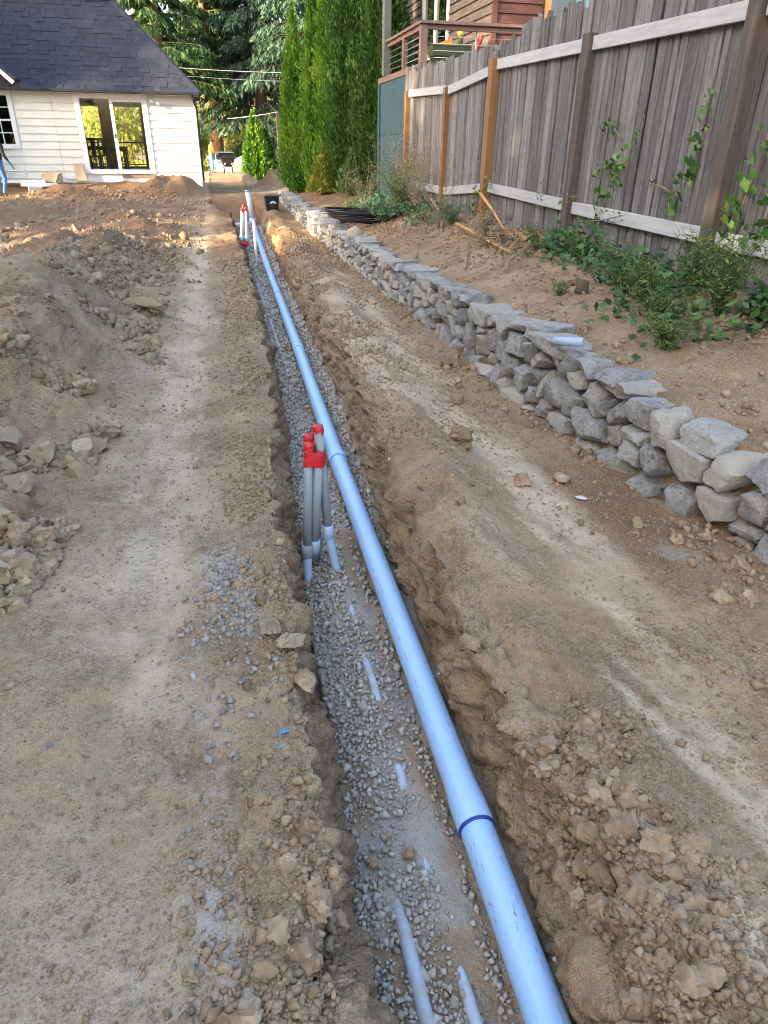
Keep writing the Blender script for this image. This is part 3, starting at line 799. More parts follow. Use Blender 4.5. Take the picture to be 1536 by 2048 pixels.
# fine grit over everything near
pts = []; rad = []
for _ in range(30000):
    yv = math.exp(random.uniform(math.log(.9), math.log(6.5))) - .5
    lo, hi = -(.75 + .30 * yv), min(1.0 + .75 * yv, float(xW_(yv)))
    xv = random.uniform(lo, hi)
    if rl(yv) - .005 < xv < rr(yv) - .03: continue
    if trk_dist(xv, yv) < .12 and random.random() < .6: continue
    r = (.0015 + .0007 * yv) * math.exp(random.gauss(0, .45))
    pts.append((xv, yv, gz(xv, yv) + r * .25)); rad.append(r)
tag(link('soil_grit', scatter_mesh('soil_grit', pts, rad, M['crumb'], seed=6, base=(OCT, OCTF))), 'fine soil grit sprinkled over the near ground', 'soil', None, 'stuff')
# grey chips on the left lip
pts = []; rad = []
for (cx, cy, sx, sy, n) in [(-.10, 2.30, .07, .18, 330), (-.02, 1.98, .09, .22, 130), (-.22, 1.9, .12, .3, 60), (-.17, 1.2, .08, .3, 60)]:
    for _ in range(n):
        x = random.gauss(cx, sx); y = random.gauss(cy, sy)
        if x > rl(y) - .01 or y < .4: continue
        r = min(.016, .006 * math.exp(random.gauss(0, .5)))
        pts.append((x, y, gz(x, y) + r * .3)); rad.append(r)
tag(link('rock_chips', scatter_mesh('rock_chips', pts, rad, M['chips'], seed=9)), 'small grey rock chips spilled over the left lip of the trench', 'rock chips', None, 'stuff')

# bedding gravel in the trench floor
pts = []; rad = []
expo = [(.43, 2.40, 2.66), (.43, 1.80, 2.25), (.425, 1.50, 1.62), (.43, .4, 1.02), (.315, .4, 1.18), (.42, 7.0, 7.8), (.47, 8.2, 9.1), (.40, 9.4, 11.4), (.45, 9.4, 11.4), (.50, 9.2, 11.0), (.52, 7.1, 8.9), (.35, 9.6, 11.2)]
def exposed(x, y):
    for (ex, a, b) in expo:
        if abs(x - ex) < .013 and a < y < b: return True
    return False
y = .38
while y < 19.5:
    step = .0098 + .0028 * y
    xl, xr = float(np.interp(y, YS, XL)), float(np.interp(y, YS, XR))
    x = xl + .012
    while x < xr - .03:
        px = float(pipe_x(y))
        xx = x + random.uniform(-.4, .4) * step; yy = y + random.uniform(-.5, .5) * step
        dpipe = px - xx
        dirt = np.clip(1 - abs((dpipe - .11) / .07), 0, 1) * (.85 if y < 3.4 else .35)
        nzv = float(fbm(np.array([xx * 7]), np.array([yy * 3.2]), oct=2, s=91)[0])
        if y > 1.22 and y < 1.42 and xx < .5: dirt = max(dirt, .65)
        if abs(dpipe) > .045 and random.random() > dirt + .16 - .35 * nzv and not exposed(xx, yy):
            r = (.0062 + .0012 * y) * math.exp(random.gauss(0, .30))
            r = min(r, .02 + .001 * y)
            pts.append((xx, yy, gz(xx, yy) + r * random.uniform(.2, .9))); rad.append(r)
        x += step
    y += step
tag(link('trench_gravel', scatter_mesh('trench_gravel', pts, rad, M['gravel'], flat=.7, jitter=.34, seed=11)), 'grey crushed gravel bedding on the trench floor', 'gravel', None, 'stuff')

# clods that fell on the gravel
for (x, y, r, k, lab) in [(.275, 1.26, .022, 3, 'tan clod on the trench gravel against the left wall'), (.385, 1.27, .021, 5, 'pale tan clod in mid trench, right of a darker one'), (.335, 1.34, .014, 6, 'small brown clod on the gravel behind the two tan ones'), (.425, 1.98, .012, 2, 'single tan lump on gravel by the exposed conduit strip')]:
    single('dirt_clod', x, y, r, lab, 'dirt clod', k=k)

# ------------------------------------------------------------------ dry stone retaining wall
def cube_sphere(n=5):
    bm = bmesh.new(); bmesh.ops.create_cube(bm, size=1.0)
    bmesh.ops.subdivide_edges(bm, edges=list(bm.edges), cuts=n, use_grid_fill=True)
    V = np.array([v.co[:] for v in bm.verts]); F = np.array([[v.index for v in f.verts] for f in bm.faces]); bm.free()
    return V, F
CV, CF = cube_sphere(7)
def wall_stone(seed):
    r = np.random.default_rng(seed)
    v = CV * 2.0
    pn = (np.abs(v) ** 30).sum(1) ** (1 / 30.0)
    v = v / pn[:, None]
    # skew the box
    v[:, 0] += .12 * r.normal() * v[:, 2]; v[:, 1] += .16 * r.normal() * v[:, 2]; v[:, 2] += .10 * r.normal() * v[:, 1]
    v[:, 2] *= 1 + .18 * r.normal() * np.clip(v[:, 1], -1, 1)
    for _ in range(6):
        n = r.normal(size=3); n[2] *= .8; n /= np.linalg.norm(n); d = r.uniform(.80, 1.12)
        s = v @ n - d
        v = v - np.clip(s, 0, None)[:, None] * n[None] * .95
    o = r.uniform(0, 90, 3)
    nn = fbm(v[:, 0] * 1.3 + o[0], v[:, 1] * 1.3 + o[1], v[:, 2] * 1.3 + o[2], oct=2, s=seed)
    n2 = fbm(v[:, 0] * 4 + o[0], v[:, 1] * 4 + o[1], v[:, 2] * 4 + o[2], oct=3, s=seed + 3)
    v = v * (1 + .07 * nn + .05 * n2)[:, None]
    v = v / np.abs(v).max(0) * .5
    return mesh_np('stone', v, CF, M['wallstone'], smooth=True, sharp=24)
stone_meshes = [wall_stone(300 + i) for i in range(36)]
wall = tag(empty('retaining_wall', (2.0, 4.0, 0)), 'low dry stacked wall of grey stones along the right of the trench', 'stone wall')
BIN = .01
by = np.arange(1.45, 24.4, BIN)
sky_h = np.full(len(by), -.05) + .02 * rng.normal(size=len(by)).cumsum() * 0
topz = zW_(by) + .025 * fbm(by * 2.2, by * 0, oct=3, s=95)
stones = []
rs = random.Random(11)
guard = 0
while guard < 4000:
    guard += 1
    gap = topz - sky_h
    ok = np.where(gap > .05)[0]
    if len(ok) == 0: break
    j = ok[np.argmin(sky_h[ok])]
    a = b = j
    tol = .028
    while a > 0 and sky_h[a - 1] <= sky_h[j] + tol: a -= 1
    while b < len(by) - 1 and sky_h[b + 1] <= sky_h[j] + tol: b += 1
    seg = (b - a + 1) * BIN
    yy = by[j]
    k = float(np.interp(yy, [1.5, 4.5, 8, 14, 24], [1.0, .92, .72, .66, .75]))
    room = float(topz[j] - sky_h[j])
    L = k * rs.uniform(.14, .36); H = k * rs.uniform(.10, .21)
    if rs.random() < .14: H *= .5
    capst = room < .16 * k + .03
    if capst: H = max(room, .10 * k); L *= 1.15
    elif room - H < .05: H = room * .55
    if seg < L * 1.45: L = seg
    n = max(int(round(L / BIN)), 3)
    if seg > L: a0 = a if rs.random() < .5 else b - n + 1
    else: a0 = a
    a0 = max(a0, 0); b0 = min(a0 + n - 1, len(by) - 1)
    base = sky_h[a0:b0 + 1].max()
    sky_h[a0:b0 + 1] = base + H
    if (b0 - a0 + 1) * BIN < .05: continue
    stones.append((by[a0], by[b0] + BIN, base, H, capst))
def stone_px(s): return (s[1] - s[0]) * s[3] / (1 + s[0]) ** 2
stones.sort(key=stone_px, reverse=True)
print('stones', len(stones))
extra = []
for i, (ya, yb, zb, H, cp) in enumerate(stones):
    yc = (ya + yb) / 2
    dep = rs.uniform(.20, .30) if not cp else rs.uniform(.26, .42)
    xf = float(xW_(yc)) + .05 * (zb / .45) - .01 + rs.uniform(-.02, .02) - (.02 if cp else 0)
    slope = (float(xW_(yc + .1)) - float(xW_(yc - .1))) / .2
    loc = (xf + dep / 2, yc, zb + H / 2); sc = (dep, (yb - ya) * 1.0, H * 1.06)
    rot = (rs.gauss(0, .07), rs.gauss(0, .06), -math.atan(slope) + rs.gauss(0, .12))
    me = rs.choice(stone_meshes)
    if i < 300:
        o = link('stone', me, wall, loc=(loc[0] - 2.0, loc[1] - 4.0, loc[2]), rot=rot, scale=sc)
    else:
        extra.append((me, loc, rot, sc))
if extra:
    VV = []; FF = []; n = 0
    for me, loc, rot, sc in extra:
        v = np.empty(len(me.vertices) * 3, dtype=np.float32); me.vertices.foreach_get('co', v); v = v.reshape(-1, 3) * np.array(sc)
        from mathutils import Euler
        v = v @ np.array(Euler(rot).to_matrix()).T + np.array(loc) - np.array((2.0, 4.0, 0))
        VV.append(v); FF.append(CF + n); n += len(v)
    tag(link('small_stones', mesh_np('small_stones', np.concatenate(VV), np.concatenate(FF), M['wallstone'], True, 32), wall), kind='stuff')

# ------------------------------------------------------------------ the long sewer pipe
PR = .0515; PZ = -.256
joints = [-1.45, 1.26, 4.03, 6.77, 9.63, 12.4, 15.2, 18.0, 20.25]
pp = tag(empty('sewer_pipe', (float(pipe_x(0)), 0, PZ)), 'long pale blue plastic drain pipe lying along the trench floor', 'pipe')
ox = float(pipe_x(0))
def ppt(y): return (float(pipe_x(y)) - ox, y, 0.0 + .004 * math.sin(y))
for a, b in zip(joints[:-1], joints[1:]):
    ys = [a, a + .001, a + .09, a + .18] + list(np.linspace(a + .3, b - .2, 8)) + [b - .01, b + .05]
    rsz = [PR + .003, PR + .0055, PR + .0055, PR] + [PR] * 8 + [PR, PR - .001]
    s = MB().tube([ppt(v) for v in ys], rsz, 28).build('pipe_section', M['pipe'], pp)
    # dashed print line along the upper right side
    mb = MB()
    for (ang, dens) in ((.45, .75), (-.75, .3)):
        v = max(a + .25, .3)
        while v < min(b - .05, 9):
            ln = random.uniform(.008, .03)
            if random.random() < dens:
                p = ppt(v); q = ppt(v + ln); rr_ = PR + .0006
                w = .0004 + .0002 * v
                def pt(p, an): return (p[0] + rr_ * math.sin(an), p[1], p[2] + rr_ * math.cos(an))
                da = w / PR
                mb.add([pt(p, ang - da), pt(p, ang + da), pt(q, ang + da), pt(q, ang - da)], [(0, 1, 2, 3)])
            v += ln + random.uniform(.006, .03)
    if mb.V: tag(mb.build('printed_line', M['ink'], s), kind='stuff')
for i, yj in enumerate(joints[1:-1]):
    MB().tube([ppt(yj - .004), ppt(yj + .0004)], PR + .0060, 28).build('joint_ring', M['bluering'] if i in (0,) else M['pipe'], pp)
    MB().tube([ppt(yj - .0095), ppt(yj - .006)], PR + .0012, 28).build('joint_seam', M['bluering'], pp)
# mud smears on the pipe
mb = MB()
for (yc, ang, ly, la) in [(.93, .0, .04, .18), (1.02, -1.0, .07, .06)]:
    for _ in range(12):
        v = random.gauss(yc, ly); an = random.gauss(ang, la); w = random.uniform(.0004, .0012); l = random.uniform(.004, .016)
        p = ppt(v); q = ppt(v + l); r_ = PR + .0008
        def pt(p, an): return (p[0] + r_ * math.sin(an), p[1], p[2] + r_ * math.cos(an))
        da = w / PR; tw = random.uniform(-.12, .12)
        mb.add([pt(p, an - da), pt(p, an + da), pt(q, an + da + tw), pt(q, an - da + tw)], [(0, 1, 2, 3)])
tag(mb.build('mud_smear', M['rubble'], pp), kind='stuff')

# ------------------------------------------------------------------ conduits half buried in the gravel
def buried(name, x0, ya, yb, exps, label, r=.024, drift=0.0, grp=None):
    pts = []
    for y in np.linspace(ya, yb, max(int((yb - ya) / .03), 4)):
        up = 0
        for (a, b) in exps:
            pd = min(.16, (b - a) * .42)
            up = max(up, float(sstep(a - .04, a + pd, y) * (1 - sstep(b - pd, b + .04, y))))
        x = x0 + drift * (y - ya)
        base = gz(x, y)
        pts.append((x, float(y), FLOOR + .030 + (-.045 + .034 * up) + .005))
    o = MB().tube(pts, r, 16).build(name, M['dustyconduit'])
    return tag(o, label, 'conduit', grp)
buried('buried_conduit', .315, .30, 1.35, [(.2, 1.16)], 'pale blue conduit surfacing from the gravel at the bottom of the picture, left of two', .020)
buried('buried_conduit', .430, .30, 2.80, [(.2, 1.00), (1.52, 1.60), (1.84, 2.22), (2.42, 2.64)], 'pale conduit showing through the gravel in short strips left of the drain pipe', .017)
for i, (x, e, lab) in enumerate([(.35, [(9.6, 11.3)], 'leftmost conduit in the far half-buried row along the trench wall'), (.40, [(9.4, 11.5), (7.6, 8.7)], 'second conduit from the left in the far half-buried row'), (.45, [(9.3, 11.4), (7.0, 7.6), (8.3, 9.0)], 'third conduit from the left in the far half-buried row'), (.505, [(9.2, 11.0), (7.1, 8.9)], 'conduit nearest the drain pipe in the far half-buried row')]):
    buried('buried_conduit', x, 6.4, 12.0, e, lab, .018)

# ------------------------------------------------------------------ bundle of conduit stubs with red tape
def bundle(origin, s=1.0):
    t = empty('conduit_bundle', origin)
    R0 = .0215
    C = [  # lower curve pts, coupling, top
        ([(-.035, -.16, -.055), (-.032, -.10, -.005), (-.030, -.06, .07), (-.026, -.035, .16)], (-.026, -.035, .16), (.008, .005, .70), True),
        ([(.02, .24, -.04), (.016, .12, .0), (.012, .04, .08), (.012, -.012, .17)], (.012, -.012, .17), (.050, -.012, .655), False),
        ([(.135, -.10, -.06), (.115, -.04, .03), (.10, -.01, .12), (.085, .012, .23)], (.085, .012, .23), (.056, .040, .765), False),
        ([(.05, .28, -.04), (.042, .16, .0), (.036, .08, .08), (.034, .042, .16)], (.034, .042, .16), (.013, .052, .72), False)]
    for k, (low, cp, top, plain) in enumerate(C):
        d = (Vector(top) - Vector(cp)).normalized()
        c = MB().tube([cp, top], R0, 18).build('conduit', M['conduit'], t)
        # smooth the bend
        L = [Vector(p) for p in low]; P2 = []
        for i in range(len(L) - 1):
            p0 = L[max(i - 1, 0)]; p1 = L[i]; p2 = L[i + 1]; p3 = L[min(i + 2, len(L) - 1)]
            for u in np.linspace(0, 1, 6)[:-1]:
                P2.append(.5 * ((2 * p1) + (-p0 + p2) * u + (2 * p0 - 5 * p1 + 4 * p2 - p3) * u * u + (-p0 + 3 * p1 - 3 * p2 + p3) * u ** 3))
        P2.append(L[-1])
        MB().tube(P2, R0, 18).build('elbow', M['elbow'] if k in (0, 2) else M['conduit'], t)
        cp = Vector(cp)
        MB().tube([cp - d * .035, cp - d * .033, cp + d * .033, cp + d * .035], [R0 + .003, R0 + .0055, R0 + .0055, R0 + .002], 18).build('coupling', M['conduit'] if k in (0, 3) else M['elbow'], c)
        # crumpled red tape cap
        mb = MB(); topv = Vector(top); n = 14
        s_ = d.cross(Vector((0, 1, 0))).normalized(); t_ = d.cross(s_)
        prof = [(-.030, R0 + .002), (-.012, R0 + .0015), (.0, R0 + .003), (.004, R0 * .72), (.007, R0 * .2)]
        V = []; F = []
        for h, rad_ in prof:
            for q in range(n):
                a = 2 * math.pi * q / n
                jr = rad_ * (1 + random.uniform(-.06, .16))
                jh = h + (random.uniform(-.016, .012) if h < -.02 else random.uniform(-.004, .004))
                V.append(topv + d * jh + (s_ * math.cos(a) + t_ * math.sin(a)) * jr)
        for i in range(len(prof) - 1):
            for q in range(n): F.append((i * n + q, i * n + (q + 1) % n, (i + 1) * n + (q + 1) % n, (i + 1) * n + q))
        F.append(tuple((len(prof) - 1) * n + q for q in range(n)))
        mb.add(V, F, True); mb.build('tape_cap', M['redtape'], c)
    # tape band round all four stubs
    pts2 = []
    for zz in (.590, .600, .63, .652, .662):
        ring = []
        for (low, cp, top, _) in C:
            u = (zz - cp[2]) / (top[2] - cp[2]); ctr = Vector(cp).lerp(Vector(top), u)
            for q in range(20):
                a = 2 * math.pi * q / 20
                ring.append((ctr.x + (R0 + .002) * math.cos(a), ctr.y + (R0 + .002) * math.sin(a)))
        ring = sorted(set(ring))
        def cross(o, a, b): return (a[0] - o[0]) * (b[1] - o[1]) - (a[1] - o[1]) * (b[0] - o[0])
        lo = []
        for p in ring:
            while len(lo) > 1 and cross(lo[-2], lo[-1], p) <= 0: lo.pop()
            lo.append(p)
        up = []
        for p in reversed(ring):
            while len(up) > 1 and cross(up[-2], up[-1], p) <= 0: up.pop()
            up.append(p)
        hull = np.array(lo[:-1] + up[:-1])
        seg = np.linalg.norm(np.roll(hull, -1, 0) - hull, axis=1); cum = np.concatenate([[0], np.cumsum(seg)])
        hh = np.vstack([hull, hull[:1]])
        k0 = np.argmin(hull[:, 0]);
        uu = (np.linspace(0, 1, 48, endpoint=False) * cum[-1] + cum[k0]) % cum[-1]
        pts2.append([(np.interp(u, cum, hh[:, 0]), np.interp(u, cum, hh[:, 1]), zz + random.uniform(-.002, .002) + .006 * math.sin(i * .26)) for i, u in enumerate(uu)])
    mb = MB(); V = [p for r_ in pts2 for p in r_]; F = []
    for i in range(len(pts2) - 1):
        for q in range(48): F.append((i * 48 + q, i * 48 + (q + 1) % 48, (i + 1) * 48 + (q + 1) % 48, (i + 1) * 48 + q))
    mb.add(V, F, True); mb.build('tape_band', M['redtape'], t)
    return t
bz = -.335
tag(bundle((.300, 2.855, bz)), 'four grey conduit stubs bound and capped with red tape in the trench', 'conduit bundle')

# ------------------------------------------------------------------ things at the far end of the trench
fb = tag(empty('conduit_bundle', (.46, 14.3, FLOOR)), 'far bundle of pale conduit stubs with red caps standing in the trench', 'conduit bundle')
for k, (dx, dy, top) in enumerate([(-.045, 0, .80), (.0, .05, .86), (.05, .02, .82)]):
    b0 = (dx * 1.1 - .02, dy, -.02); m0 = (dx, dy, .30); t0 = (dx * .7 + .04, dy + .02, top)
    c = MB().tube([m0, t0], .027, 14).build('conduit', M['whitepvc'], fb)
    MB().tube([b0, m0], .028, 14).build('elbow', M['elbow'], fb)
    MB().tube([(m0[0], m0[1], .24), (m0[0], m0[1], .34)], .034, 14).build('coupling', M['pipe'], c)
    MB().tube([(t0[0], t0[1], top - .05), (t0[0], t0[1], top + .02), (t0[0], t0[1], top + .03)], [.029, .0295, .012], 12).build('tape_cap', M['redtape'], c)
MB().tube([(-.005, .025, .17), (-.005, .025, .24)], [.10, .10], 20).build('tape_band', M['redtape'], fb)
tag(MB().tube([(.60, 12.78, FLOOR - .05), (.60, 12.85, .40)], .024, 14).build('marker_pipe', M['whitepvc']), 'thin white plastic pipe standing upright beside the far drain pipe', 'pipe')
co = tag(empty('cleanout_pipe', (.93, 20.4, FLOOR)), 'thick white riser pipe at the far end of the trench', 'pipe')
MB().tube([(0, 0, -.02), (0, 0, .12)], .085, 20).build('fitting', M['whitepvc'], co)
MB().tube([(0, 0, .1), (-.085, .08, .80)], .066, 20).build('riser', M['whitepvc'], co)
MB().tube([(-.0825, .078, .77), (-.0855, .081, .815)], .072, 20).build('rim', M['pipe'], co)
tag(MB().tube([(.10, 18.2, FLOOR + .14), (.78, 18.6, FLOOR + .16)], .045, 16).build('cross_pipe', M['whitepvc']), 'short white pipe lying crosswise over the trench floor', 'pipe')
# black catch basin standing on the bank
cb = tag(empty('catch_basin', (1.40, 19.4, gz(1.40, 19.4)), .06), 'black plastic catch basin with round outlets standing beside the trench', 'catch basin')
cb.scale = (.86, .86, .80)
mb = MB(); w0, w1, h = .165, .205, .46
mb.hexa([(-w0, -w0, 0), (w0, -w0, 0), (w0, w0, 0), (-w0, w0, 0), (-w1, -w1, h), (w1, -w1, h), (w1, w1, h), (-w1, w1, h)])
mb.build('body', M['blackplastic'], cb, bevel=.012)
mb = MB()
mb.box((-.225, -.225, h - .02), (.225, -.17, h + .025)); mb.box((-.225, .17, h - .02), (.225, .225, h + .025)); mb.box((-.225, -.169, h - .02), (-.17, .169, h + .025)); mb.box((.17, -.169, h - .02), (.225, .169, h + .025))
mb.build('rim', M['rimgray'], cb)
yf = -.187
V = []; F = []
for i in range(17):
    a = math.pi * (0.02 + .92 * i / 16)
    V += [(.10 * math.cos(a) + .01, yf - .004 - .02 * math.sin(a), .20 + .10 * math.sin(a)), (.085 * math.cos(a) + .015, yf - .001 - .005 * math.sin(a), .195 + .035 * math.sin(a))]
for i in range(16): F.append((2 * i, 2 * i + 1, 2 * i + 3, 2 * i + 2))
MB().add(V, F).build('outlet_lip', M['whitepvc'], cb)
MB().tube([(.0, yf + .02, .15), (.0, yf - .012, .15)], .07, 20).build('outlet', M['darkgutter'], cb)
# round boulder and coil of black hose on the bank
def bould(name, x, y, r, label, sc=(1, .9, 1.15)):
    v = ICO3 * (1 + .08 * fbm(ICO3[:, 0] * 1.4, ICO3[:, 1] * 1.4, ICO3[:, 2] * 1.4, oct=3, s=9))[:, None]
    return tag(link(name, mesh_np(name, v, ICOF3, M['boulder'], True), loc=(x, y, gz(x, y) + r * .75), scale=(r * sc[0], r * sc[1], r * sc[2])), label, 'boulder')
bould('boulder', 2.01, 10.95, .135, 'smooth round tan boulder at the edge of the bank by the stone wall')
mb = MB()
for k in range(9):
    rx = .42 + .035 * k + random.uniform(-.02, .02); zc = .04 + .022 * k
    mb.tube([(rx * math.cos(a), rx * .75 * math.sin(a), zc + .02 * math.sin(2 * a + k)) for a in np.linspace(0, 6.2832, 40)], .016, 8)
tag(mb.build('hose_coil', M['blackplastic'], loc=(2.42, 12.1, gz(2.42, 12.1))), 'coil of black plastic hose on the bank behind the round boulder', 'hose')
tag(MB().tube([(1.93, 3.83, .515), (2.06, 3.70, .535)], .027, 18, cap=True).build('pipe_stub', M['elbow']), 'short grey pipe end poking out behind the wall cap stones', 'pipe')
# ------------------------------------------------------------------ board fence
FX = 3.35
fence = tag(empty('board_fence', (FX, 8, .7)), 'tall weathered grey board fence with posts and two rails on the bank', 'fence')
def floc(x, y, z): return (x - FX, y - 8, z - .7)
posts = [(13.1, .45, 2.37, 'postnew', .10), (10.85, .45, 2.29, 'postnew', .10), (8.98, .45, 2.47, 'postnew', .13), (6.65, .40, 2.44, 'postold', .115), (4.47, .40, 2.50, 'postold', .115), (2.3, .4, 2.5, 'postold', .115)]
for (y, zb, zt, m, w) in posts:
    mb = MB(); mb.box(floc(FX - w * .62, y - w / 2, zb - .25), floc(FX + w * .38, y + w / 2, zt))
    mb.build('post', M[m], fence, bevel=.006)
segs = [((12.98, 2.33), (10.93, 2.27), (12.98, .98), (10.93, .97)), ((10.77, 2.25), (9.06, 2.36), (10.77, .97), (9.06, 1.10)), ((8.90, 2.40), (6.72, 2.36), (8.90, 1.11), (6.72, 1.06)),
        ((6.58, 2.36), (4.54, 2.32), (6.58, 1.05), (4.54, 1.02)), ((4.40, 2.32), (2.37, 2.32), (4.40, 1.01), (2.37, 1.01))]
for (a, b, c, d) in segs:
    for (p, q) in ((a, b), (c, d)):
        MB().bar(floc(FX - .012, p[0], p[1]), floc(FX - .012, q[0], q[1]), .036, .105).build('rail', M['rail'], fence, bevel=.003)
y = 13.42
plank_top = itp([(2, 2.72), (6.7, 2.70), (7.7, 2.71), (8.35, 2.70), (8.40, 2.62), (9.0, 2.57), (9.74, 2.60), (11.5, 2.63), (13.4, 2.70)])
def plank(y0, y1, x0):
    zt = float(plank_top((y1 + y0) / 2)) + random.uniform(-.05, .05)
    zb = .80 + random.uniform(-.12, .04)
    lean = random.gauss(0, .008); dog = random.uniform(-.015, .015); tw = random.gauss(0, .003)
    P8 = [floc(x0 - tw, y0, zb), floc(x0 + .018, y0, zb), floc(x0 + .018, y1, zb), floc(x0 + tw, y1, zb),
          floc(x0 + tw, y0 + lean, zt + dog), floc(x0 + .018, y0 + lean, zt + dog), floc(x0 + .018, y1 + lean, zt - dog), floc(x0 - tw, y1 + lean, zt - dog)]
    MB().hexa(P8).build('plank', M['plank'], fence, bevel=.0025)
while y > 2.6:
    w = random.choice([.065, .08, .09, .10, .115, .13])
    plank(y - w, y, FX + .014)
    gap = random.choice([.004, .008, .012, .022, .035])
    plank(y - w - gap - random.uniform(.02, .05), y - w + random.uniform(.015, .04), FX + .040 + random.uniform(0, .012))
    y = y - w - gap

# ------------------------------------------------------------------ neighbour's raised deck
DX = 3.62
deck = tag(empty('raised_deck', (DX, 13.4, .5)), "neighbour's raised deck with brown cable railing and green boarded base", 'deck')
def dl_(x, y, z): return (x - DX, y - 13.4, z - .5)
MB().box(dl_(DX, 14.75, .2), dl_(DX + .04, 16.55, 1.75)).build('lower_panel', M['panelgreen'], deck)
MB().box(dl_(DX, 14.75, 1.757), dl_(DX + .04, 16.55, 2.70)).build('upper_panel', M['panelgreen'], deck)
MB().box(dl_(DX, 13.5, .2), dl_(DX + .04, 14.744, 2.70)).build('lower_panel', M['panelgreen'], deck)
MB().box(dl_(DX - .03, 16.555, .2), dl_(DX + .09, 16.70, 2.70)).build('corner_board', M['panelgreen'], deck)
MB().box(dl_(DX - .02, 13.4, 2.705), dl_(8.5, 16.72, 2.80)).build('deck_floor', M['deckbrown'], deck)
MB().box(dl_(DX - .05, 16.05, 2.805), dl_(DX + .10, 16.22, 6.2)).build('roof_post', M['deckpost'], deck, bevel=.008)
MB().box(dl_(DX + .0, 13.42, 2.805), dl_(DX + .12, 13.54, 3.36)).build('railing_post', M['deckbrown'], deck, bevel=.006)
MB().box(dl_(DX + .01, 14.68, 2.805), dl_(DX + .10, 14.78, 3.36)).build('railing_post', M['deckbrown'], deck, bevel=.006)
MB().box(dl_(6.0, 13.42, 2.805), dl_(6.1, 13.52, 3.36)).build('railing_post', M['deckbrown'], deck, bevel=.006)
MB().box(dl_(DX - .02, 13.38, 3.362), dl_(DX + .14, 16.04, 3.41)).build('top_rail', M['deckbrown'], deck, bevel=.005)
MB().box(dl_(DX + .142, 13.38, 3.362), dl_(6.4, 13.54, 3.41)).build('top_rail', M['deckbrown'], deck, bevel=.005)
MB().box(dl_(DX + .02, 13.56, 3.29), dl_(DX + .09, 16.04, 3.355)).build('under_rail', M['deckbrown'], deck)
MB().box(dl_(DX + .122, 13.44, 3.29), dl_(6.0, 13.51, 3.355)).build('under_rail', M['deckbrown'], deck)
for z in (2.90, 3.0, 3.10, 3.20):
    MB().tube([dl_(DX + .12, 13.48, z), dl_(6.0, 13.48, z)], .005, 6).build('cable', M['steel'], deck)
    MB().tube([dl_(DX + .05, 13.54, z), dl_(DX + .05, 16.05, z)], .005, 6).build('cable', M['steel'], deck)
MB().tube([dl_(4.62, 13.48, 2.8), dl_(4.62, 13.48, 3.29)], .010, 6).build('baluster', M['steel'], deck)

# things on the deck
sb = tag(empty('storage_box', (4.30, 14.0, 2.80)), 'olive lidded storage box on the raised deck under a yellow cup', 'box')
MB().hexa([(-.33, -.18, .16), (.33, -.18, .16), (.33, .18, .16), (-.33, .18, .16), (-.37, -.2, .30), (.37, -.2, .30), (.37, .2, .30), (-.37, .2, .30)]).build('tub', M['olive'], sb, bevel=.01)
MB().box((-.36, -.2, .302), (.36, .2, .33)).build('lid', M['olive'], sb, bevel=.008)
MB().box((-.30, -.17, 0), (.30, .17, .158)).build('stand', M['darkwood'], sb)
cpx = tag(empty('cup', (4.48, 13.92, 3.13)), 'tall yellow plastic cup standing on the olive box', 'cup')
MB().tube([(0, 0, 0), (0, 0, .12)], [.048, .052], 16).build('base', M['olive'], cpx)
MB().tube([(0, 0, .121), (0, 0, .24)], [.053, .058], 16).build('body', M['yellow'], cpx)
ch = tag(empty('folding_chair', (4.78, 13.95, 2.80)), 'folded red chair leaning on the deck beside the olive box', 'chair')
MB().bar((-.10, 0, .0), (.12, .1, .52), .12, .02).build('back', M['redpaint'], ch)
for dx in (-.055, .0, .055):
    MB().bar((-.10 + dx, -.02, .0), (.12 + dx, .08, .53), .010, .012).build('frame_tube', M['orangetrim'], ch)
tag(MB().bar((4.78, 13.85, 2.80), (4.98, 13.88, 3.08), .02, .02).build('white_stick', M['whitepvc']), 'short white stick leaning in front of the red folding chair', 'stick')
mb = MB(); mb.add([(4.02, 13.95, 3.135), (4.34, 13.9, 3.135), (4.36, 14.05, 3.26), (4.28, 14.1, 3.14), (4.05, 14.1, 3.14)], [(0, 1, 2), (2, 3, 4), (0, 2, 4), (1, 3, 2), (0, 4, 3, 1)])
tag(mb.build('orange_towel', M['orangecloth']), 'crumpled orange cloth lying on the olive box beside the cup', 'cloth')

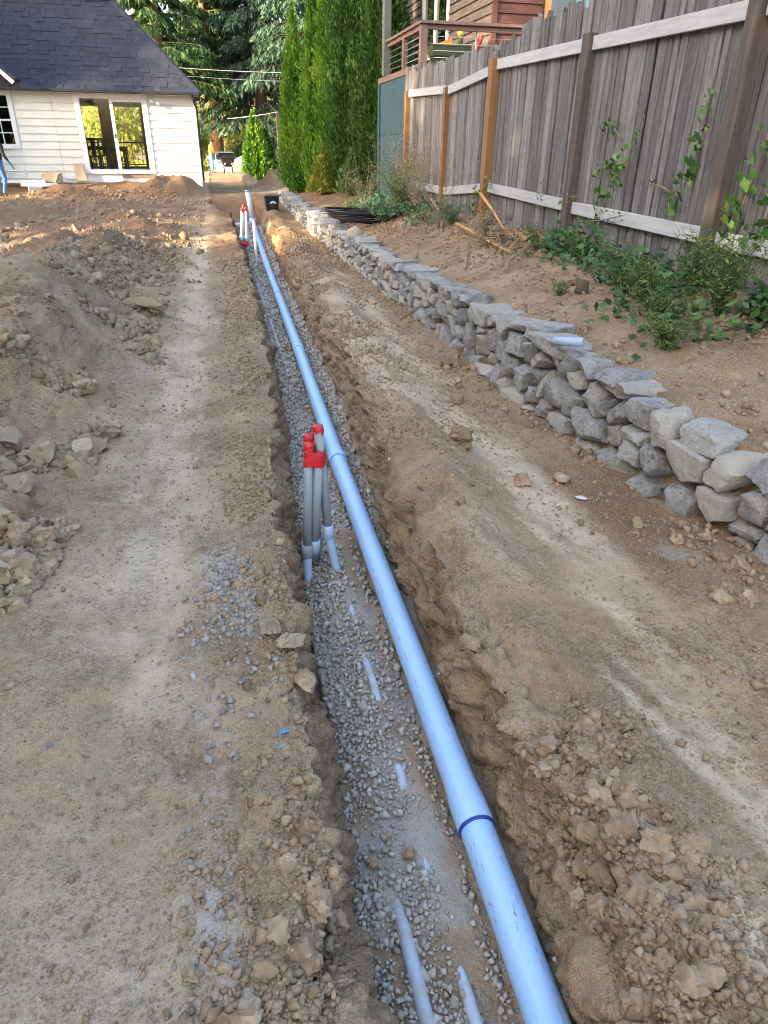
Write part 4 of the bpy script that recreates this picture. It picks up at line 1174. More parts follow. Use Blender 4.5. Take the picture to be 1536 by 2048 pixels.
# neighbour's brown house
nh = tag(empty('brown_house', (5.1, 14.05, .6)), "neighbour's brown board-sided house behind the deck", 'house')
def nl(x, y, z): return (x - 5.1, y - 14.05, z - .6)
NX, NY = 5.10, 14.05
MB().box(nl(NX + .03, NY + .03, .3), nl(6.16, 15.2, 6.0)).build('wall', M['oldsiding'], nh)
mbw = MB(); mbw.box(nl(NX + .03, 15.21, .3), nl(NX + .2, 16.80, 6.0)); mbw.box(nl(NX + .03, 18.6, .3), nl(NX + .2, 21, 6.0)); mbw.box(nl(NX + .03, 16.81, .3), nl(NX + .2, 18.59, 3.58)); mbw.box(nl(NX + .03, 16.81, 4.95), nl(NX + .2, 18.59, 6.0)); mbw.box(nl(NX + 2.0, 15.3, .3), nl(NX + 2.1, 21, 6.0))
mbw.build('wall', M['oldsiding'], nh)
z = 2.42
while z < 5.6:
    MB().hexa([nl(NX + .07, NY - .02, z), nl(6.02, NY - .02, z), nl(6.02, NY + .028, z), nl(NX + .07, NY + .028, z), nl(NX + .07, NY + .008, z + .152), nl(6.02, NY + .008, z + .152), nl(6.02, NY + .028, z + .152), nl(NX + .07, NY + .028, z + .152)]).build('siding_board', M['brownsiding'], nh)
    for (ya, yb) in ((NY + .03, 16.66), (18.75, 21.0)) if z > 3.30 else ((NY + .03, 21.0),):
        MB().hexa([nl(NX - .02, ya, z), nl(NX + .028, ya, z), nl(NX + .028, yb, z), nl(NX - .02, yb, z), nl(NX + .008, ya, z + .152), nl(NX + .028, ya, z + .152), nl(NX + .028, yb, z + .152), nl(NX + .008, yb, z + .152)]).build('siding_board', M['oldsiding'], nh)
    z += .155
MB().box(nl(NX - .03, NY - .04, 2.4), nl(NX + .068, NY + .027, 5.7)).build('corner_board', M['brownsiding'], nh)
w = MB()
for (a, b, c, d) in ((16.665, 16.80, 3.45, 5.1), (18.6, 18.745, 3.45, 5.1)): w.box(nl(NX - .035, a, c), nl(NX + .05, b, d))
w.box(nl(NX - .04, 16.665, 3.30), nl(NX + .05, 18.745, 3.449)); w.box(nl(NX - .035, 17.66, 3.5), nl(NX + .03, 17.72, 5.0))
wf = w.build('window', M['trim'], nh)
MB().box(nl(NX + .012, 16.805, 3.455), nl(NX + .022, 18.595, 5.0)).build('pane', M['darkglass'], wf)
mb = MB()
for i in range(16):
    ya = 16.95 + .045 * i
    mb.box(nl(NX + .10 + .02 * (i % 2), ya, 3.6), nl(NX + .115 + .02 * (i % 2), ya + .05, 5.0))
mb.build('curtain', M['tealdoor'], wf)
dr = MB(); dr.box(nl(6.08, NY - .05, 2.805), nl(6.17, NY + .2, 5.2)); dr.box(nl(7.2, NY - .05, 2.805), nl(7.29, NY + .2, 5.2)); dr.box(nl(6.171, NY - .05, 5.1), nl(7.199, NY + .2, 5.2))
dd = dr.build('door', M['orangetrim'], nh)
MB().box(nl(6.18, NY + .12, 2.81), nl(7.19, NY + .16, 5.09)).build('pane', M['darkglass'], dd)
MB().box(nl(7.3, NY, .3), nl(11, NY + .2, 6.0)).build('wall', M['brownsiding'], nh)
MB().hexa([nl(4.2, 13.0, 6.05), nl(11.5, 13.0, 6.05), nl(11.5, 21.5, 6.05), nl(4.2, 21.5, 6.05), nl(4.2, 13.0, 6.2), nl(11.5, 13.0, 6.2), nl(11.5, 17.5, 8.0), nl(4.2, 17.5, 8.0)]).build('roof', M['shingle'], nh)

# ------------------------------------------------------------------ white house
HX0, HX1, HY0, HY1 = -15.0, -.45, 27.0, 31.9
HZ = .42
wh = tag(empty('white_house', (HX1, HY0, HZ)), 'low white board-sided house with dark shingle roof and sliding glass door', 'house')
def hl(x, y, z): return (x - HX1, y - HY0, z - HZ)
DOX0, DOX1, DOZ0, DOZ1 = -4.02, -2.02, .68, 2.86
WX0, WX1, WZ0, WZ1 = -7.15, -6.08, 1.42, 2.84
shell = MB()
def wallrect(x0, x1, z0, z1, y=HY0): shell.box(hl(x0, y, z0), hl(x1, y + .12, z1))
wallrect(HX0, WX0, .1, 3.0); wallrect(WX0, WX1, .1, WZ0); wallrect(WX0, WX1, WZ1, 3.0); wallrect(WX1, DOX0, .1, 3.0); wallrect(DOX0, DOX1, .1, DOZ0); wallrect(DOX0, DOX1, DOZ1, 3.0); wallrect(DOX1, HX1, .1, 3.0)
shell.box(hl(HX1 - .12, HY0 + .121, .1), hl(HX1, HY1, 3.0))
wl = shell.build('wall', M['whitepaint'], wh)
bk = MB()
for (a, b, c, d) in [(-15, -5.2, .1, 3), (-5.2, -4.05, .1, .72), (-5.2, -4.05, 2.75, 3), (-4.05, -3.62, .1, 3), (-3.62, -2.55, .1, .72), (-3.62, -2.55, 2.75, 3), (-2.55, -.57, .1, 3)]:
    bk.box(hl(a, HY1 - .12, c), hl(b, HY1, d))
bk.box(hl(-7.9, HY0 + .13, .1), hl(-7.8, HY1 - .13, 3.0)); bk.box(hl(-2.05, HY0 + 1.4, .66), hl(-1.95, HY1 - .13, 3.0))
bk.build('inner_wall', M['innerwall'], wh)
MB().box(hl(-15, HY0 + .13, .5), hl(-.58, HY1 - .13, .66)).build('floor', M['floorwood'], wh)
MB().box(hl(-15, HY0 + .13, 2.9), hl(-.58, HY1 - .13, 2.98)).build('ceiling', M['innerwall'], wh)
# siding boards: lapped courses
z = .46; k = 0
while z < 2.93:
    h = min(.218, 2.95 - z)
    runs = [(DOX1 + .125, HX1 + .015)]
    if z + h < WZ0 - .05: runs += [(-9.4, -6.0), (-5.985, -4.82)]
    else: runs += [(WX1 + .13, -4.82), (-9.4, WX0 - .12)]
    runs += [(-4.805, DOX0 - .125)]
    for (a, b) in runs:
        MB().hexa([hl(a, HY0 - .044, z), hl(b, HY0 - .044, z), hl(b, HY0 - .002, z), hl(a, HY0 - .002, z), hl(a, HY0 - .014, z + h + .004), hl(b, HY0 - .014, z + h + .004), hl(b, HY0 - .002, z + h + .004), hl(a, HY0 - .002, z + h + .004)]).build('siding_board', M['whitepaint'], wl)
    z += .218
MB().box(hl(HX1 + .016, HY0 - .045, .42), hl(HX1 + .07, HY0 + .06, 2.96)).build('corner_board', M['trim'], wl)
MB().box(hl(-9.6, HY0 - .03, .12), hl(HX1 + .05, HY0 - .003, .44)).build('skirt_board', M['whitepaint'], wl)
# sliding door
df = MB()
df.box(hl(DOX0 - .12, HY0 - .06, DOZ0 - .06), hl(DOX0 + .05, HY0 + .08, DOZ1 + .09)); df.box(hl(DOX1 - .05, HY0 - .06, DOZ0 - .06), hl(DOX1 + .12, HY0 + .08, DOZ1 + .09))
df.box(hl(DOX0 + .051, HY0 - .06, DOZ1 - .08), hl(DOX1 - .051, HY0 + .08, DOZ1 + .09)); df.box(hl(DOX0 + .051, HY0 - .075, DOZ0 - .06), hl(DOX1 - .051, HY0 + .08, DOZ0 + .06))
sdo = df.build('sliding_door', M['trim'], wh)
mid = (DOX0 + DOX1) / 2
MB().box(hl(mid - .05, HY0 - .05, DOZ0 + .061), hl(mid + .05, HY0 + .04, DOZ1 - .081)).build('meeting_stile', M['trim'], sdo)
MB().box(hl(mid + .052, HY0 - .03, DOZ1 - .16), hl(DOX1 - .052, HY0 + .04, DOZ1 - .081)).build('top_sash', M['trim'], sdo)
MB().box(hl(mid - .016, HY0 - .075, 1.66), hl(mid + .016, HY0 - .051, 1.80)).build('handle', M['blackplastic'], sdo)
MB().box(hl(DOX0 + .052, HY0 + .0, DOZ0 + .061), hl(mid - .051, HY0 + .008, DOZ1 - .081)).build('pane', M['glass'], sdo)
MB().box(hl(mid + .052, HY0 - .012, DOZ0 + .061), hl(DOX1 - .052, HY0 - .004, DOZ1 - .161)).build('pane', M['glass'], sdo)
# left window with muntins
wf = MB()
wf.box(hl(WX0 - .11, HY0 - .055, WZ0 - .09), hl(WX0 + .03, HY0 + .08, WZ1 + .09)); wf.box(hl(WX1 - .03, HY0 - .055, WZ0 - .09), hl(WX1 + .11, HY0 + .08, WZ1 + .09))
wf.box(hl(WX0 + .031, HY0 - .055, WZ1 - .04), hl(WX1 - .031, HY0 + .08, WZ1 + .09)); wf.box(hl(WX0 + .031, HY0 - .085, WZ0 - .09), hl(WX1 - .031, HY0 + .08, WZ0 + .04))
win = wf.build('window', M['trim'], wh)
mu = MB()
for q in (1, 2): mu.box(hl(WX0 + (WX1 - WX0) * q / 3 - .012, HY0 - .02, WZ0 + .041), hl(WX0 + (WX1 - WX0) * q / 3 + .012, HY0 + .01, WZ1 - .041))
for q, th in ((1, .012), (2, .024), (3, .012)): mu.box(hl(WX0 + .031, HY0 - .024, WZ0 + (WZ1 - WZ0) * q / 4 - th), hl(WX1 - .031, HY0 + .012, WZ0 + (WZ1 - WZ0) * q / 4 + th))
mu.build('muntins', M['trim'], win)
MB().box(hl(WX0 + .031, HY0 + .013, WZ0 + .041), hl(WX1 - .031, HY0 + .02, WZ1 - .041)).build('pane', M['darkglass'], win)
# roof: hip
EY, EZ, RYr, RZr = 26.72, 3.00, 29.28, 5.70
ex1 = -.22; hipx = ex1 - (RYr - EY)
rf = MB()
E0 = hl(-16, EY, EZ); E1 = hl(ex1, EY, EZ); E2 = hl(ex1, RYr * 2 - EY, EZ); E3 = hl(-16, RYr * 2 - EY, EZ); R0_ = hl(-16, RYr, RZr); R1_ = hl(hipx, RYr, RZr)
rf.add([E0, E1, E2, E3, R0_, R1_], [(0, 1, 5, 4), (1, 2, 5), (2, 3, 4, 5), (3, 0, 4), (0, 3, 2, 1)])
roof = rf.build('roof', M['shingle'], wh)
L = math.hypot(RYr - EY, RZr - EZ); ang = math.atan2(RZr - EZ, RYr - EY)
shm = []
for i in range(4):
    dz = random.uniform(-.004, .004)
    shm.append(MB().box((0, 0, .004), (1, .255, .018)).mesh('shingle', M['shingle']))
expo_ = .190; row = 0; s = 0.0; nsh = 0; shl = []
while s < L - .05:
    yb = EY + (s - .02) * math.cos(ang); zb = EZ + (s - .02) * math.sin(ang)
    xe = ex1 - (yb - EY) - .09
    x = xe - random.uniform(.0, .3)
    first = True
    xv = -.30 * yb + 1.15      # left edge of what the place shows from the yard
    cur = xe
    while cur > xv:
        wdt = random.choice([.22, .28, .33, .36, .42]) if not first else random.uniform(.15, .4)
        first = False
        shl.append((cur - wdt, yb, zb + .003 * random.random(), wdt - .006)); cur -= wdt
    s += expo_; row += 1
print('shingles', len(shl))
ext = MB()
for i, (x, yb, zb, wd) in enumerate(shl):
    th = random.choice([1.0, 1.0, 1.6])
    if i < 300:
        p = hl(x, yb, zb)
        o = link('shingle', random.choice(shm), roof, loc=p, rot=(ang - .018, 0, 0), scale=(wd, 1, th))
    else:
        c_, s_ = math.cos(ang - .018), math.sin(ang - .018)
        def tr(a, b, c): return hl(x + a * wd, yb + b * c_ - c * th * s_, zb + b * s_ + c * th * c_)
        ext.hexa([tr(0, 0, .004), tr(1, 0, .004), tr(1, .255, .004), tr(0, .255, .004), tr(0, 0, .018), tr(1, 0, .018), tr(1, .255, .018), tr(0, .255, .018)])
if ext.V: tag(ext.build('upper_shingles', M['shingle'], roof), kind='stuff')
hv = (Vector(R1_) - Vector(E1)); nh_ = 15
for i in range(nh_):
    a = Vector(E1) + hv * (i / nh_); b = Vector(E1) + hv * ((i + 1.12) / nh_)
    up = Vector((0, 0, .035))
    MB().hexa([a + Vector((-.13, -.02, .0)) + up * .6, a + Vector((.04, -.02, .02)), a + Vector((.14, .06, .0)), a + Vector((.0, .0, .0)) , b + Vector((-.13, -.02, .02)) + up * .4, b + Vector((.03, -.02, .06)), b + Vector((.14, .06, .0)), b]).build('hip_cap', M['shingle'], roof)
MB().box(hl(-16, RYr - .1, RZr + .002), hl(hipx + .1, RYr + .1, RZr + .04)).build('ridge_cap', M['shingle'], roof)
gu = MB(); gu.box(hl(-16, EY - .12, EZ - .075), hl(ex1 + .02, EY + .0, EZ + .012))
gu.build('gutter', M['darkgutter'], wh, bevel=.01)
MB().box(hl(-16, EY + .002, EZ - .09), hl(ex1 - .02, HY0 - .002, EZ - .03)).build('soffit', M['trim'], wh)
MB().tube([hl(HX1 + .02, 26.68, 2.93), hl(HX1 + .05, 26.8, 2.75), hl(HX1 + .11, 26.97, 2.55), hl(HX1 + .11, 26.97, .40)], .035, 10).build('downspout', M['darkgutter'], wh)
# cross gable with white fascia at the left edge
g = MB(); g.add([hl(-5.58, 26.25, 3.22), hl(-5.58, 29.2, 3.22), hl(-9.2, 29.2, 6.6), hl(-9.2, 26.25, 6.6), hl(-5.62, 26.25, 3.15), hl(-5.62, 29.2, 3.15), hl(-9.2, 29.2, 6.48), hl(-9.2, 26.25, 6.48)],
                [(0, 1, 2, 3), (7, 6, 5, 4), (0, 3, 7, 4), (1, 0, 4, 5), (2, 1, 5, 6), (3, 2, 6, 7)])
g.build('gable_roof', M['shingle'], wh)
MB().hexa([hl(-5.70, 26.24, 3.07), hl(-9.2, 26.24, 6.36), hl(-9.2, 26.24, 6.47), hl(-5.62, 26.24, 3.14), hl(-5.70, 26.28, 3.07), hl(-9.2, 26.28, 6.36), hl(-9.2, 26.28, 6.47), hl(-5.62, 26.28, 3.14)]).build('fascia', M['trim'], wh)
MB().add([hl(-6.2, 26.95, 3.02), hl(-9.2, 26.95, 6.3), hl(-12.2, 26.95, 3.02)], [(0, 1, 2)]).build('gable_wall', M['whitepaint'], wh)
MB().hexa([hl(-9.2, 26.25, 6.6), hl(-9.2, 29.2, 6.6), hl(-12.4, 29.2, 3.07), hl(-12.4, 26.25, 3.07), hl(-9.2, 26.25, 6.5), hl(-9.2, 29.2, 6.5), hl(-12.3, 29.2, 3.0), hl(-12.3, 26.25, 3.0)]).build('gable_roof', M['shingle'], wh)
# unseen wing added on the left to throw its shade on the wall
MB().box(hl(-13.5, 25.2, .1), hl(-9.75, 26.98, 2.75)).build('added_wing_wall', M['whitepaint'], wh)
MB().hexa([hl(-13.8, 25.0, 2.76), hl(-9.55, 25.0, 2.76), hl(-9.55, 27.0, 2.76), hl(-13.8, 27.0, 2.76), hl(-12.6, 25.0, 3.9), hl(-10.8, 25.0, 3.9), hl(-10.8, 27.0, 3.9), hl(-12.6, 27.0, 3.9)]).build('added_wing_roof', M['shingle'], wh)
# flood light
fl = MB(); fl.tube([hl(-1.62, HY0 - .03, 2.72), hl(-1.62, HY0 - .07, 2.72)], .05, 12)
fl.tube([hl(-1.62, HY0 - .06, 2.72), hl(-1.50, HY0 - .12, 2.66)], [.03, .065], 12); fl.tube([hl(-1.62, HY0 - .06, 2.72), hl(-1.78, HY0 - .11, 2.75)], [.025, .045], 12)
fl.build('flood_light', M['trim'], wh)
# broken sheathing below the door
MB().box(hl(-3.0, HY0 - .036, .50), hl(-2.1, HY0 - .0325, .60)).build('bare_sheathing', M['twig'], wh)

# dining set behind the glass
def dtable(x, y, z):
    t = empty('dining_table', (x, y, z))
    MB().box((-.8, -.45, .72), (.8, .45, .76)).build('table_top', M['darkwood'], t, bevel=.008)
    for sx in (-.72, .72):
        for sy in (-.38, .38): MB().box((sx - .035, sy - .035, 0), (sx + .035, sy + .035, .719)).build('leg', M['darkwood'], t)
    MB().box((-.68, -.40, .64), (.68, -.37, .719)).build('apron', M['darkwood'], t)
    return t
tag(dtable(-3.75, 29.2, .66), 'dark wooden dining table seen through the sliding glass door', 'table')
def dchair(x, y, z, rz, label):
    t = empty('dining_chair', (x, y, z), rz)
    MB().box((-.22, -.21, .43), (.22, .21, .47)).build('seat', M['darkwood'], t, bevel=.006)
    for sx in (-.19, .19):
        MB().box((sx - .02, -.2, 0), (sx + .02, -.16, .429)).build('leg', M['darkwood'], t)
        MB().bar((sx, .19, 0), (sx, .23, 1.0), .04, .04).build('leg', M['darkwood'], t)
    MB().box((-.17, .215, .93), (.17, .245, 1.02)).build('top_rail', M['darkwood'], t)
    MB().box((-.07, .20, .48), (.07, .225, .929)).build('splat', M['darkwood'], t)
    return tag(t, label, 'chair', 'dining chairs behind the glass door')
dchair(-3.95, 28.45, .66, math.pi, 'dark dining chair on the near side of the table, back to the glass')
dchair(-3.85, 29.95, .66, 0, 'dark dining chair on the far side of the table behind the glass')
dchair(-4.65, 28.9, .66, math.pi / 2, 'dark dining chair at the left end of the table behind the glass')
# porch railing behind the house
rl_ = tag(empty('porch_railing', (-3.5, 33.6, .66)), 'thin dark porch railing seen through the house behind the dining table', 'railing')
MB().box((-2.6, -.02, .86), (2.4, .03, .91)).build('top_rail', M['darkwood'], rl_)
MB().box((-2.6, -.02, .06), (2.4, .03, .10)).build('bottom_rail', M['darkwood'], rl_)
for i in range(26): MB().box((-2.55 + .19 * i, -.012, .101), (-2.53 + .19 * i, .012, .859)).build('baluster', M['darkwood'], rl_)
MB().box((-2.6, -1.7, -.1), (2.4, .1, 0)).build('porch_floor', M['floorwood'], rl_)

# clutter at the foot of the white wall
def hgz(x, y): return gz(x, y)
tag(MB().box((-7.6, 26.35, .36), (-5.35, 26.55, .44)).build('white_board', M['trim']), 'long white board lying on the ground along the house wall', 'board')
tag(MB().box((-6.05, 26.16, .26), (-4.95, 26.28, .36)).build('white_trim_piece', M['trim'], None, .01), 'shorter white trim piece lying before the longer white board', 'board')
mb = MB(); mb.add([(-5.45, 26.6, .40), (-5.05, 26.45, .36), (-4.92, 26.5, .62), (-5.3, 26.72, .66), (-5.5, 26.75, .60)], [(0, 1, 2, 3, 4)]); mb.add([(-5.05, 26.45, .36), (-4.86, 26.75, .36), (-4.85, 26.78, .64), (-4.92, 26.5, .62)], [(0, 1, 2, 3)])
o = mb.build('cardboard_flap', M['cardboard']); o.modifiers.new('thick', 'SOLIDIFY').thickness = .008
tag(o, 'torn open brown cardboard carton slumped against the white wall', 'cardboard')
o = MB().bar((-4.32, 26.62, .42), (-4.20, 26.90, .96), .40, .012, up=(1, 0, 0)).build('cardboard_sheet', M['cardboard'])
MBc = MB().hexa([(-4.42, 26.70, .42), (-4.10, 26.70, .42), (-4.10, 26.715, .42), (-4.42, 26.715, .42), (-4.48, 26.93, .90), (-4.20, 26.93, .92), (-4.20, 26.945, .92), (-4.48, 26.945, .90)])
bpy.data.objects.remove(o); o = MBc.build('cardboard_sheet', M['cardboard'])
tag(o, 'flat cardboard sheet leaning on the wall left of the sliding door', 'cardboard')
o = MB().box((-.2, -.12, 0), (.2, .12, .16)).build('white_box', M['debris'], None, .01, loc=(-5.55, 25.72, gz(-5.55, 25.72)), rot=(0, .1, .3))
tag(o, 'small dented white box on the dirt before the white house', 'box')

# ------------------------------------------------------------------ vegetation
def leaves(C, D, Nn, L, W):
    """diamond leaves: centre C, long axis D, side axis from D x N"""
    D = D / np.maximum(np.linalg.norm(D, axis=1, keepdims=True), 1e-9)
    S = np.cross(D, Nn); S /= np.maximum(np.linalg.norm(S, axis=1, keepdims=True), 1e-9)
    L = np.asarray(L)[:, None]; W = np.asarray(W)[:, None]
    a = C - D * L * .5; b = C + S * W * .5 - D * L * .08; c = C + D * L * .5; d = C - S * W * .5 - D * L * .08
    V = np.stack([a, b, c, d], 1).reshape(-1, 3)
    F = (np.arange(len(C)) * 4)[:, None] + np.array([0, 1, 2, 3])[None]
    return V, F
def unit(n):
    v = rng.normal(size=(n, 3)); return v / np.linalg.norm(v, axis=1, keepdims=True)

def arbor(name, x, y, h, r, n, mat, label, cat='tree', taper=.35, group=None, zb=None, fat=.55, lean=0):
    base = (x, y, (gz(x, y) if zb is None else zb) - .05)
    t = tag(empty(name, base), label, cat, group)
    # vertical plumes make the ribbed outline
    npl = 34
    pa = rng.uniform(0, 6.283, npl); pr = rng.uniform(.35, 1.0, npl); ph = rng.uniform(.55, 1.0, npl)
    k = rng.integers(0, npl, n)
    u = rng.uniform(0, 1, n) ** .9
    z = .12 + u * ph[k] * h
    f = z / h
    prof = r * (np.clip(f / .10, .35, 1) ** .5) * (1 - f ** (1 / taper) * .9) * (1 - .25 * f)
    rad = prof * pr[k] + rng.normal(0, .10 * r, n) * (1 - .5 * f)
    an = pa[k] + rng.normal(0, .20, n)
    sh = rng.uniform(0, 1, n)
    bulge = 1 + .18 * fbm(an * 2.0, z * 1.3, oct=3, s=int(x * 10) % 97)
    C = np.stack([rad * bulge * np.cos(an) + lean * f, rad * bulge * np.sin(an), z], 1)
    out = np.stack([np.cos(an), np.sin(an), 0 * an], 1)
    D = out * rng.uniform(.1, .7, (n, 1)) + np.array([0, 0, 1.0]) * rng.uniform(.3, 1, (n, 1)) + .35 * unit(n)
    Nn = np.cross(D, np.array([[0, 0, 1.0]])) + .6 * unit(n)
    V, F = leaves(C, D, Nn, rng.uniform(.09, .20, n) * fat * 1.6, rng.uniform(.035, .07, n) * fat * 1.7)
    link('crown', mesh_np('crown', V, F, mat), t)
    MB().tube([(0, 0, 0), (0, 0, h * .5), (lean * .8, 0, h * .92)], [.09, .06, .015], 8).build('trunk', M['bark'], t)
    # dark core tube added inside the crown to block light
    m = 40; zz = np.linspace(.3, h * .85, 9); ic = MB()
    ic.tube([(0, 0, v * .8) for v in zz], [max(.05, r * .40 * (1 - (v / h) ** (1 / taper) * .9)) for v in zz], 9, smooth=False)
    ic.build('dark_core', M['arbor_dark'], t)
    return t
AV = 'tall arborvitae in the dense row beside the deck'
arbor('arborvitae', 2.55, 23.2, 4.75, .62, 11000, M['arbor'], 'bright green arborvitae at the left end of the tall hedge row', group='tall arborvitae row')
arbor('arborvitae', 3.0, 22.0, 5.9, .66, 11000, M['arbor'], 'tall light green arborvitae, second from the left in the hedge row', group='tall arborvitae row')
arbor('arborvitae', 3.25, 20.6, 6.6, .68, 12000, M['arbor'], 'tall green arborvitae in the middle of the hedge row', group='tall arborvitae row')
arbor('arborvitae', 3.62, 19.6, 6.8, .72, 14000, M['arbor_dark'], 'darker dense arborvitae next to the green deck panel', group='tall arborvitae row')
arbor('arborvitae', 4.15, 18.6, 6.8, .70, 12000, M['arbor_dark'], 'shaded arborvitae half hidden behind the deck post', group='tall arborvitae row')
arbor('arborvitae', 1.98, 36.0, 2.85, .74, 10000, M['arbor'], 'small green arborvitae standing alone near the far gravel heap', fat=.8, taper=.5)
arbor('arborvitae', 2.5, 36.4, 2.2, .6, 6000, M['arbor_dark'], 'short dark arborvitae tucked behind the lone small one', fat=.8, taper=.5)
arbor('yellow_shrub', 2.85, 20.1, 1.15, .42, 3200, M['arbor_yellow'], 'yellow green shrub at the foot of the tall hedge', 'shrub', taper=.6)
arbor('bare_shrub', 3.35, 18.7, 1.0, .55, 900, M['weed'], 'thin straggly shrub with bare stems under the dark arborvitae', 'shrub', taper=.8)

def conifer_mesh(seed, h, r0, nb, per, droop, bl):
    r = np.random.default_rng(seed)
    Cs = []; Ds = []; Ns = []; Ls = []; Ws = []
    br = MB()
    for b in range(nb):
        z = h * (bl + (1 - bl) * (b + r.uniform(0, 1)) / nb)
        f = (z / h - bl) / (1 - bl)
        Lb = r0 * (1 - f) ** .8 * r.uniform(.6, 1.1) + .3
        a = r.uniform(0, 6.283)
        dirv = np.array([math.cos(a), math.sin(a), 0]); side = np.array([-math.sin(a), math.cos(a), 0])
        n = int(per * (.35 + Lb / r0))
        s = r.uniform(.12, 1, n) ** .8
        sag = droop * r.uniform(.6, 1.3)
        path = lambda s: (dirv[None] * (Lb * s)[:, None] + np.array([0, 0, 1.0])[None] * (z + .12 * Lb * s - sag * Lb * s ** 2)[:, None])
        w = (r.uniform(-1, 1, n)) * (.30 * Lb * (1 - .65 * s) * np.sqrt(s) + .12)
        C = path(s) + side[None] * w[:, None] + np.array([0, 0, -1.0])[None] * (np.abs(w) * .45 + np.abs(r.normal(0, .16, n)))[:, None]
        D = dirv[None] * r.uniform(.2, .8, (n, 1)) + side[None] * np.sign(w)[:, None] * r.uniform(.2, .9, (n, 1)) + np.array([0, 0, -1.0])[None] * r.uniform(.3, 1.3, (n, 1))
        Cs.append(C); Ds.append(D); Ns.append(r.normal(size=(n, 3)) + np.array([0, 0, .8])); Ls.append(r.uniform(.25, .60, n)); Ws.append(r.uniform(.07, .17, n))
        pp_ = path(np.linspace(0, .85, 5))
        br.tube([tuple(p) for p in pp_], [.05, .04, .03, .02, .01], 5, cap=False)
    V, F = leaves(np.concatenate(Cs), np.concatenate(Ds), np.concatenate(Ns), np.concatenate(Ls), np.concatenate(Ws))
    return V, F, br
con = []
for i, (h, r0, nb, per, dr, bl) in enumerate([(19, 4.2, 160, 135, .30, .27), (17, 3.8, 150, 135, .22, .30), (18, 4.6, 160, 135, .42, .13), (16, 4.2, 170, 70, .25, .03), (18, 3.8, 130, 80, .30, .44)]):
    V, F, br = conifer_mesh(500 + i, h, r0, nb, per, dr, bl)
    tr = MB(); npt = 8
    tr.tube([(.12 * math.sin(q), .1 * math.cos(q * 1.3), h * q / npt) for q in range(npt + 1)], [.42 * (1 - q / (npt + .6)) + .05 for q in range(npt + 1)], 12)
    con.append((mesh_np('crown', V, F, M['conifer']), br.mesh('branches', M['bark']), tr.mesh('trunk', M['bark']), mesh_np('crown', V, F, M['conifer_blue']), tr.mesh('trunk', M['redbark'])))
def conifer(k, x, y, rz, sc, label, blue=False, red=False, group='big conifers behind the yard'):
    t = tag(empty('conifer_tree', (x, y, gz(x, y) - .1), rz), label, 'tree', group)
    t.scale = (sc, sc, sc)
    link('crown', con[k][3 if blue else 0], t); link('branches', con[k][1], t); link('trunk', con[k][4 if red else 2], t)
    return t
conifer(1, .45, 57, .3, 1.0, 'big conifer whose red bark trunk rises behind the parked car', red=True)
conifer(0, -2.6, 52, 1.9, 1.0, 'dark conifer reaching over the right end of the white roof')
conifer(2, 3.6, 54, 2.2, 1.05, 'broad drooping conifer above the small arborvitae', blue=True)
conifer(0, 6.4, 50, 4.0, 1.0, 'dark drooping conifer just left of the tall hedge', blue=True)
conifer(1, 1.9, 66, 5.0, 1.2, 'tall conifer further back between the red trunk and the drooping one')
conifer(2, 10.5, 56, .7, 1.1, 'blue green conifer behind the tall hedge and deck', blue=True)
conifer(1, 9.5, 33, 2.7, .75, 'conifer seen over the deck railing behind the brown house', blue=True)
conifer(0, 6.0, 29, 3.3, .62, 'conifer showing between deck post and brown house')
conifer(0, -9, 62, 1.1, 1.1, 'far conifer behind the white house roof')
# conifers standing out of view to the left keep the yard in shade
shade = [(-13.5, -13.5), (-17, -10.5), (-12.5, -8.0), (-17.5, -6), (-13.2, -3.0), (-18, -1.2), (-12.6, 1.8), (-17.5, 2.6), (-13.6, 5.0), (-23, -4), (-23, 1.5), (-12.2, -18), (-22, -11), (-15.6, .2), (-15.5, -5), (-15.0, -16), (-12.9, -.6), (-12.8, -5.4), (-12.7, 3.4),
         (-15.8, 14.3), (-19, 14.8), (-17.2, 17.0), (-21.5, 16.6), (-24, 13), (-13.6, 14.2)]
for i, (x, y) in enumerate(shade):
    conifer(3, x, y, i * 1.37, .88 + .06 * (i % 3), 'tall conifer in the row that shades the yard from the left', group='conifers shading the yard')
for i, (x, y) in enumerate([(-16, 9.2), (-20.5, 7.6), (-18, 8.6), (-26, 19.6)]):  # unseen trees added to pass a low beam and shade what is higher
    conifer(4, x, y, i * 2.1, 1.0 if i < 3 else 1.55, 'unseen high-crowned conifer added to shape the low sun on yard and house', group='unseen high-crowned conifers added to shape the sun')

def decid(x, y, h, r, n, seed, label, zoff=0, group='sunlit trees beyond the yard'):
    t = tag(empty('leafy_tree', (x, y, gz(x, y) + zoff)), label, 'tree', group)
    rr2 = np.random.default_rng(seed)
    nc = 34
    cc = rr2.normal(size=(nc, 3)); cc /= np.linalg.norm(cc, axis=1, keepdims=True); cc *= rr2.uniform(.35, 1, (nc, 1)) * np.array([r, r, h * .46]); cc[:, 2] += h * .52
    k = rr2.integers(0, nc, n)
    C = cc[k] + rr2.normal(size=(n, 3)) * r * .17
    C[:, 2] = np.maximum(C[:, 2], .05)
    V, F = leaves(C, rr2.normal(size=(n, 3)), rr2.normal(size=(n, 3)), rr2.uniform(.18, .42, n), rr2.uniform(.10, .24, n))
    link('crown', mesh_np('crown', V, F, M['decid']), t)
    MB().tube([(0, 0, -.2), (.1, 0, h * .35), (.2, .1, h * .7)], [.22, .15, .04], 8).build('trunk', M['bark'], t)
decid(-2.6, 82, 11, 5, 9000, 1, 'sunlit yellow green tree between white house and red trunk')
decid(-9.5, 62, 9, 5, 9000, 2, 'sunlit yellow tree seen through the sliding glass door')
